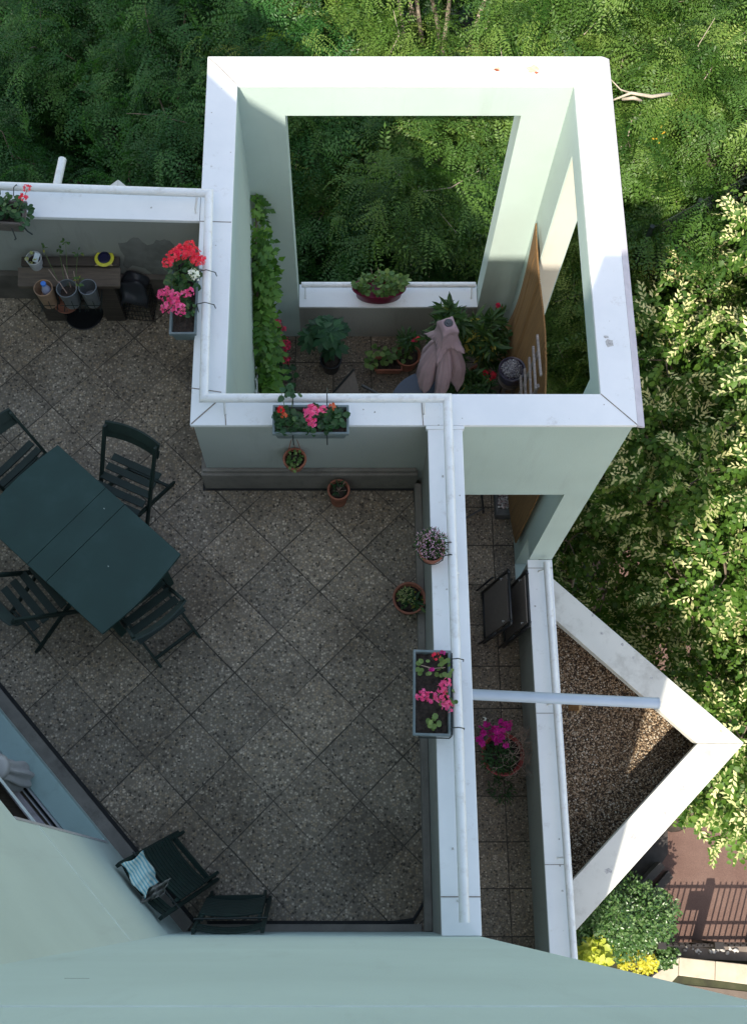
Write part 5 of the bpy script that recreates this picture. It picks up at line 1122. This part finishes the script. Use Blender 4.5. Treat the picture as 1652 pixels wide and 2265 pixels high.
def scatter(n, c, rad, r0, r1, up=.5, ok=None):
    out = []; k = 0
    while len(out) < n and k < 4000:
        k += 1; d = unit(rng.normal(size=3)+np.array([0, 0, up])); p = np.array(c)+d*np.array(rad)*rng.uniform(.55, 1)
        r = rng.uniform(r0, r1)
        if ok and not ok(p, r): continue
        if any(np.linalg.norm(p-np.array(q[:3])) < (r+q[3])*.74 for q in out): continue
        out.append((*p, r))
    return out
def clear(p, r):    # stay off the tower, the parapets and the triangular frames
    r = r*1.05
    if p[0]-r < 2.15 and p[0]+r > -1.2 and p[1]-r < 6.45: return False
    if p[0]-r < -.9 and p[1]-r < 6.35+(1.9 if -4.5 < p[0] < -.6 and p[2] > Z(11.6) else 0): return False
    if p[1]-r < 3.3 and p[0]-r < 2.15+max(0, 1.8-abs(p[1]-1.45)): return False
    return True
gt = 'locust trees beyond the building'
tree('locust_tree', 'sunlit locust tree filling the view above the far coping of the tower', (1.6, 12.2, 0), scatter(50, (1.6, 11.3, 10.2), (3.6, 4.2, 2.4), .55, .95, ok=clear), 'locust', 1.0, 'bark2', group=gt)
tree('locust_tree', 'sunlit locust tree with yellow pods to the right of the tower corner', (5.8, 11.0, 0), scatter(56, (5.4, 10.2, 9.6), (3.5, 3.5, 2.4), .55, .95, ok=clear), 'locust', 1.0, 'bark2', group=gt)
tree('locust_tree', 'sunlit olive green locust tree in the top right corner', (8.8, 15.0, 0), scatter(40, (8.2, 14.6, 9.0), (4.2, 3.6, 2.4), .6, 1.05, ok=clear), 'locust', .9, 'bark2', group=gt)
tree('locust_tree', 'low sunlit locust close to the right side of the tower', (3.3, 7.6, 0), scatter(22, (3.5, 7.5, 7.6), (1.3, 1.5, 1.7), .45, .75, ok=clear), 'locust', 1.0, 'bark2', group=gt)
tree('locust_tree', 'dark shaded locust tree left of the tower', (-2.9, 10.6, 0), scatter(50, (-2.3, 9.8, 9.6), (2.9, 3.6, 2.3), .55, .95, ok=clear), 'locust_shade', 1.0, 'bark', group=gt)
tree('locust_tree', 'half shaded locust tree in the top left corner with a sunlit edge', (-6.6, 12.2, 0), scatter(46, (-6.2, 11.2, 8.4), (3.2, 4.4, 2.3), .6, 1.0, ok=clear), 'locust_shade', 1.0, 'bark', group=gt)
tree('locust_tree', 'dark low locust seen through the square window opening of the tower', (.9, 8.9, 0), scatter(30, (.7, 8.9, 6.1), (2.4, 2.3, 2.0), .5, .85, ok=clear), 'locust_shade', 1.1, 'bark', group=gt)
tree('locust_tree', 'tall back row locust tree behind the tower, at the top edge', (-1.0, 17.0, 0), scatter(36, (-1.0, 16.2, 8.6), (4.4, 3.6, 2.4), .7, 1.1, ok=clear), 'locust_shade', .8, 'bark', group=gt)
gl = 'linden trees along the right side'
tree('linden_tree', 'sunlit linden tree with pale yellow bracts at the right edge', (6.0, 5.0, 0), scatter(90, (5.9, 5.2, 9.9), (2.4, 3.1, 2.4), .4, .75, ok=clear), 'linden', 1.25, group=gl)
tree('linden_tree', 'lower linden tree whose branches reach over the brown paving', (6.4, 1.6, 0), scatter(74, (6.1, 1.85, 8.5), (2.1, 1.6, 2.0), .4, .7, ok=lambda p, r: clear(p, r) and p[1]-r > -.1+(p[0]-4.5)*.28), 'linden', 1.0, group=gl)
tree('linden_tree', 'shaded linden tree between the tower and the triangular frame', (4.0, 4.9, 0), scatter(30, (3.7, 4.5, 6.3), (1.5, 2.0, 1.9), .35, .62, ok=clear), 'linden', .8, group=gl)
tree('linden_tree', 'bright green young linden beside the mesh fence at the right edge', (8.3, 7.6, 0), scatter(22, (8.0, 7.4, 8.0), (1.7, 1.2, 1.6), .45, .7, ok=clear), 'linden', 1.0, group=gl)
# pale bare limbs in the sunny locust
lb_ = MB(); pts_ = [((1352, 222), 10.3), ((1395, 205), 10.2), ((1440, 213), 10.25), ((1480, 207), 10.3)]
lb_.tube([at(u, v, D) for (u, v), D in pts_], [.010, .016, .02, .018], 7); lb_.tube([at(1375, 219, 10.3), at(1400, 216, 10.25), at(1418, 222, 10.3)], [.016, .022, .012], 7); lb_.tube([at(1395, 205, 10.2), at(1372, 198, 10.2), at(1350, 175, 10.1)], [.010, .008, .005], 6)
tl = [o for o in bpy.data.objects if o.get('label') == 'sunlit locust tree with yellow pods to the right of the tower corner'][0]
o = lb_.build('bare_branch', M['bark2'], tl, smooth=True); o.matrix_parent_inverse = Matrix.Translation(-Vector(tl.location))
def shrub(name, label, c, rad, n, T_, sc, mat, cat='shrub', tmin=0, tmax=1, lobes=14):
    t = thing(name, label, cat, (c[0], c[1], 0)); parts = []; mb = MB()
    for k in range(lobes):
        d = unit(rng.normal(size=3)+np.array([0, 0, .7])); cc = np.array([0, 0, c[2]])+d*np.array(rad)*.62; rl_ = np.array(rad)*rng.uniform(.26, .55)
        parts.append(mound(T_, n//lobes, cc, rl_, sc, tilt=.5, tmin=tmin, tmax=tmax)); mb.tube([(0, 0, 0), tuple(cc*.6), tuple(cc)], [.03, .015, .006], 5, False)
    V, F, T = merge(parts); npmesh('foliage', V, F, M[mat], t, T); mb.build('stems', M['bark'], t); return t
s0 = at(1395, 2022, 20.6)
shrub('round_shrub', 'glossy dark green shrub at the foot of the triangular frame', (s0.x, s0.y, .95), (1.05, .78, .95), 12500, OVAL, .068, 'shrub', lobes=22)
s1 = at(1322, 2112, 20.9); shrub('variegated_shrub', 'yellow-green leafy plant beside the end of the outer parapet', (s1.x, s1.y, 1.15), (.46, .30, .45), 420, WIDE, .15, 'yleaf', lobes=7)
s1 = at(1418, 2132, 21.3); shrub('golden_shrub', 'small golden yellow bush next to the stone kerb', (s1.x, s1.y, .8), (.34, .34, .42), 700, OVAL, .075, 'ystar', lobes=7)
s1 = at(1372, 2098, 21.3); shrub('broad_leaf_plant', 'few broad mid green leaves between the dark shrub and yellow plants', (s1.x, s1.y, .6), (.25, .2, .5), 40, WIDE, .24, 'linden', lobes=5)
s1 = at(1468, 2110, 21.8); shrub('ivy_plant', 'straggling dark green ivy at the fence corner', (s1.x, s1.y, .3), (.4, .34, .35), 1400, DISC7, .05, 'shrub', lobes=9)
# mesh fence in the trees
mf = thing('mesh_fence', 'tall dark green mesh fence running between locust and linden trees', 'fence', (0, 0, 0))
fa, fb = at(1440, 505, 11.6), at(1760, 330, 11.2); m1 = MB(); hgt = 2.6
for k in range(60):
    t = k/59; p = fa.lerp(fb, t); m1.tube([p-Vector((0, 0, hgt)), p], .006, 4, False)
for k in range(14): z_ = -hgt+hgt*k/13; m1.tube([fa+Vector((0, 0, z_)), fb+Vector((0, 0, z_))], .006, 4, False)
m1.build('mesh', M['wire'], mf)
for k in range(4): p = fa.lerp(fb, k/3); MB().tube([Vector((p.x, p.y, 0)), p+Vector((0, 0, .05))], .03, 8).build('post', M['wire'], mf)
# undergrowth
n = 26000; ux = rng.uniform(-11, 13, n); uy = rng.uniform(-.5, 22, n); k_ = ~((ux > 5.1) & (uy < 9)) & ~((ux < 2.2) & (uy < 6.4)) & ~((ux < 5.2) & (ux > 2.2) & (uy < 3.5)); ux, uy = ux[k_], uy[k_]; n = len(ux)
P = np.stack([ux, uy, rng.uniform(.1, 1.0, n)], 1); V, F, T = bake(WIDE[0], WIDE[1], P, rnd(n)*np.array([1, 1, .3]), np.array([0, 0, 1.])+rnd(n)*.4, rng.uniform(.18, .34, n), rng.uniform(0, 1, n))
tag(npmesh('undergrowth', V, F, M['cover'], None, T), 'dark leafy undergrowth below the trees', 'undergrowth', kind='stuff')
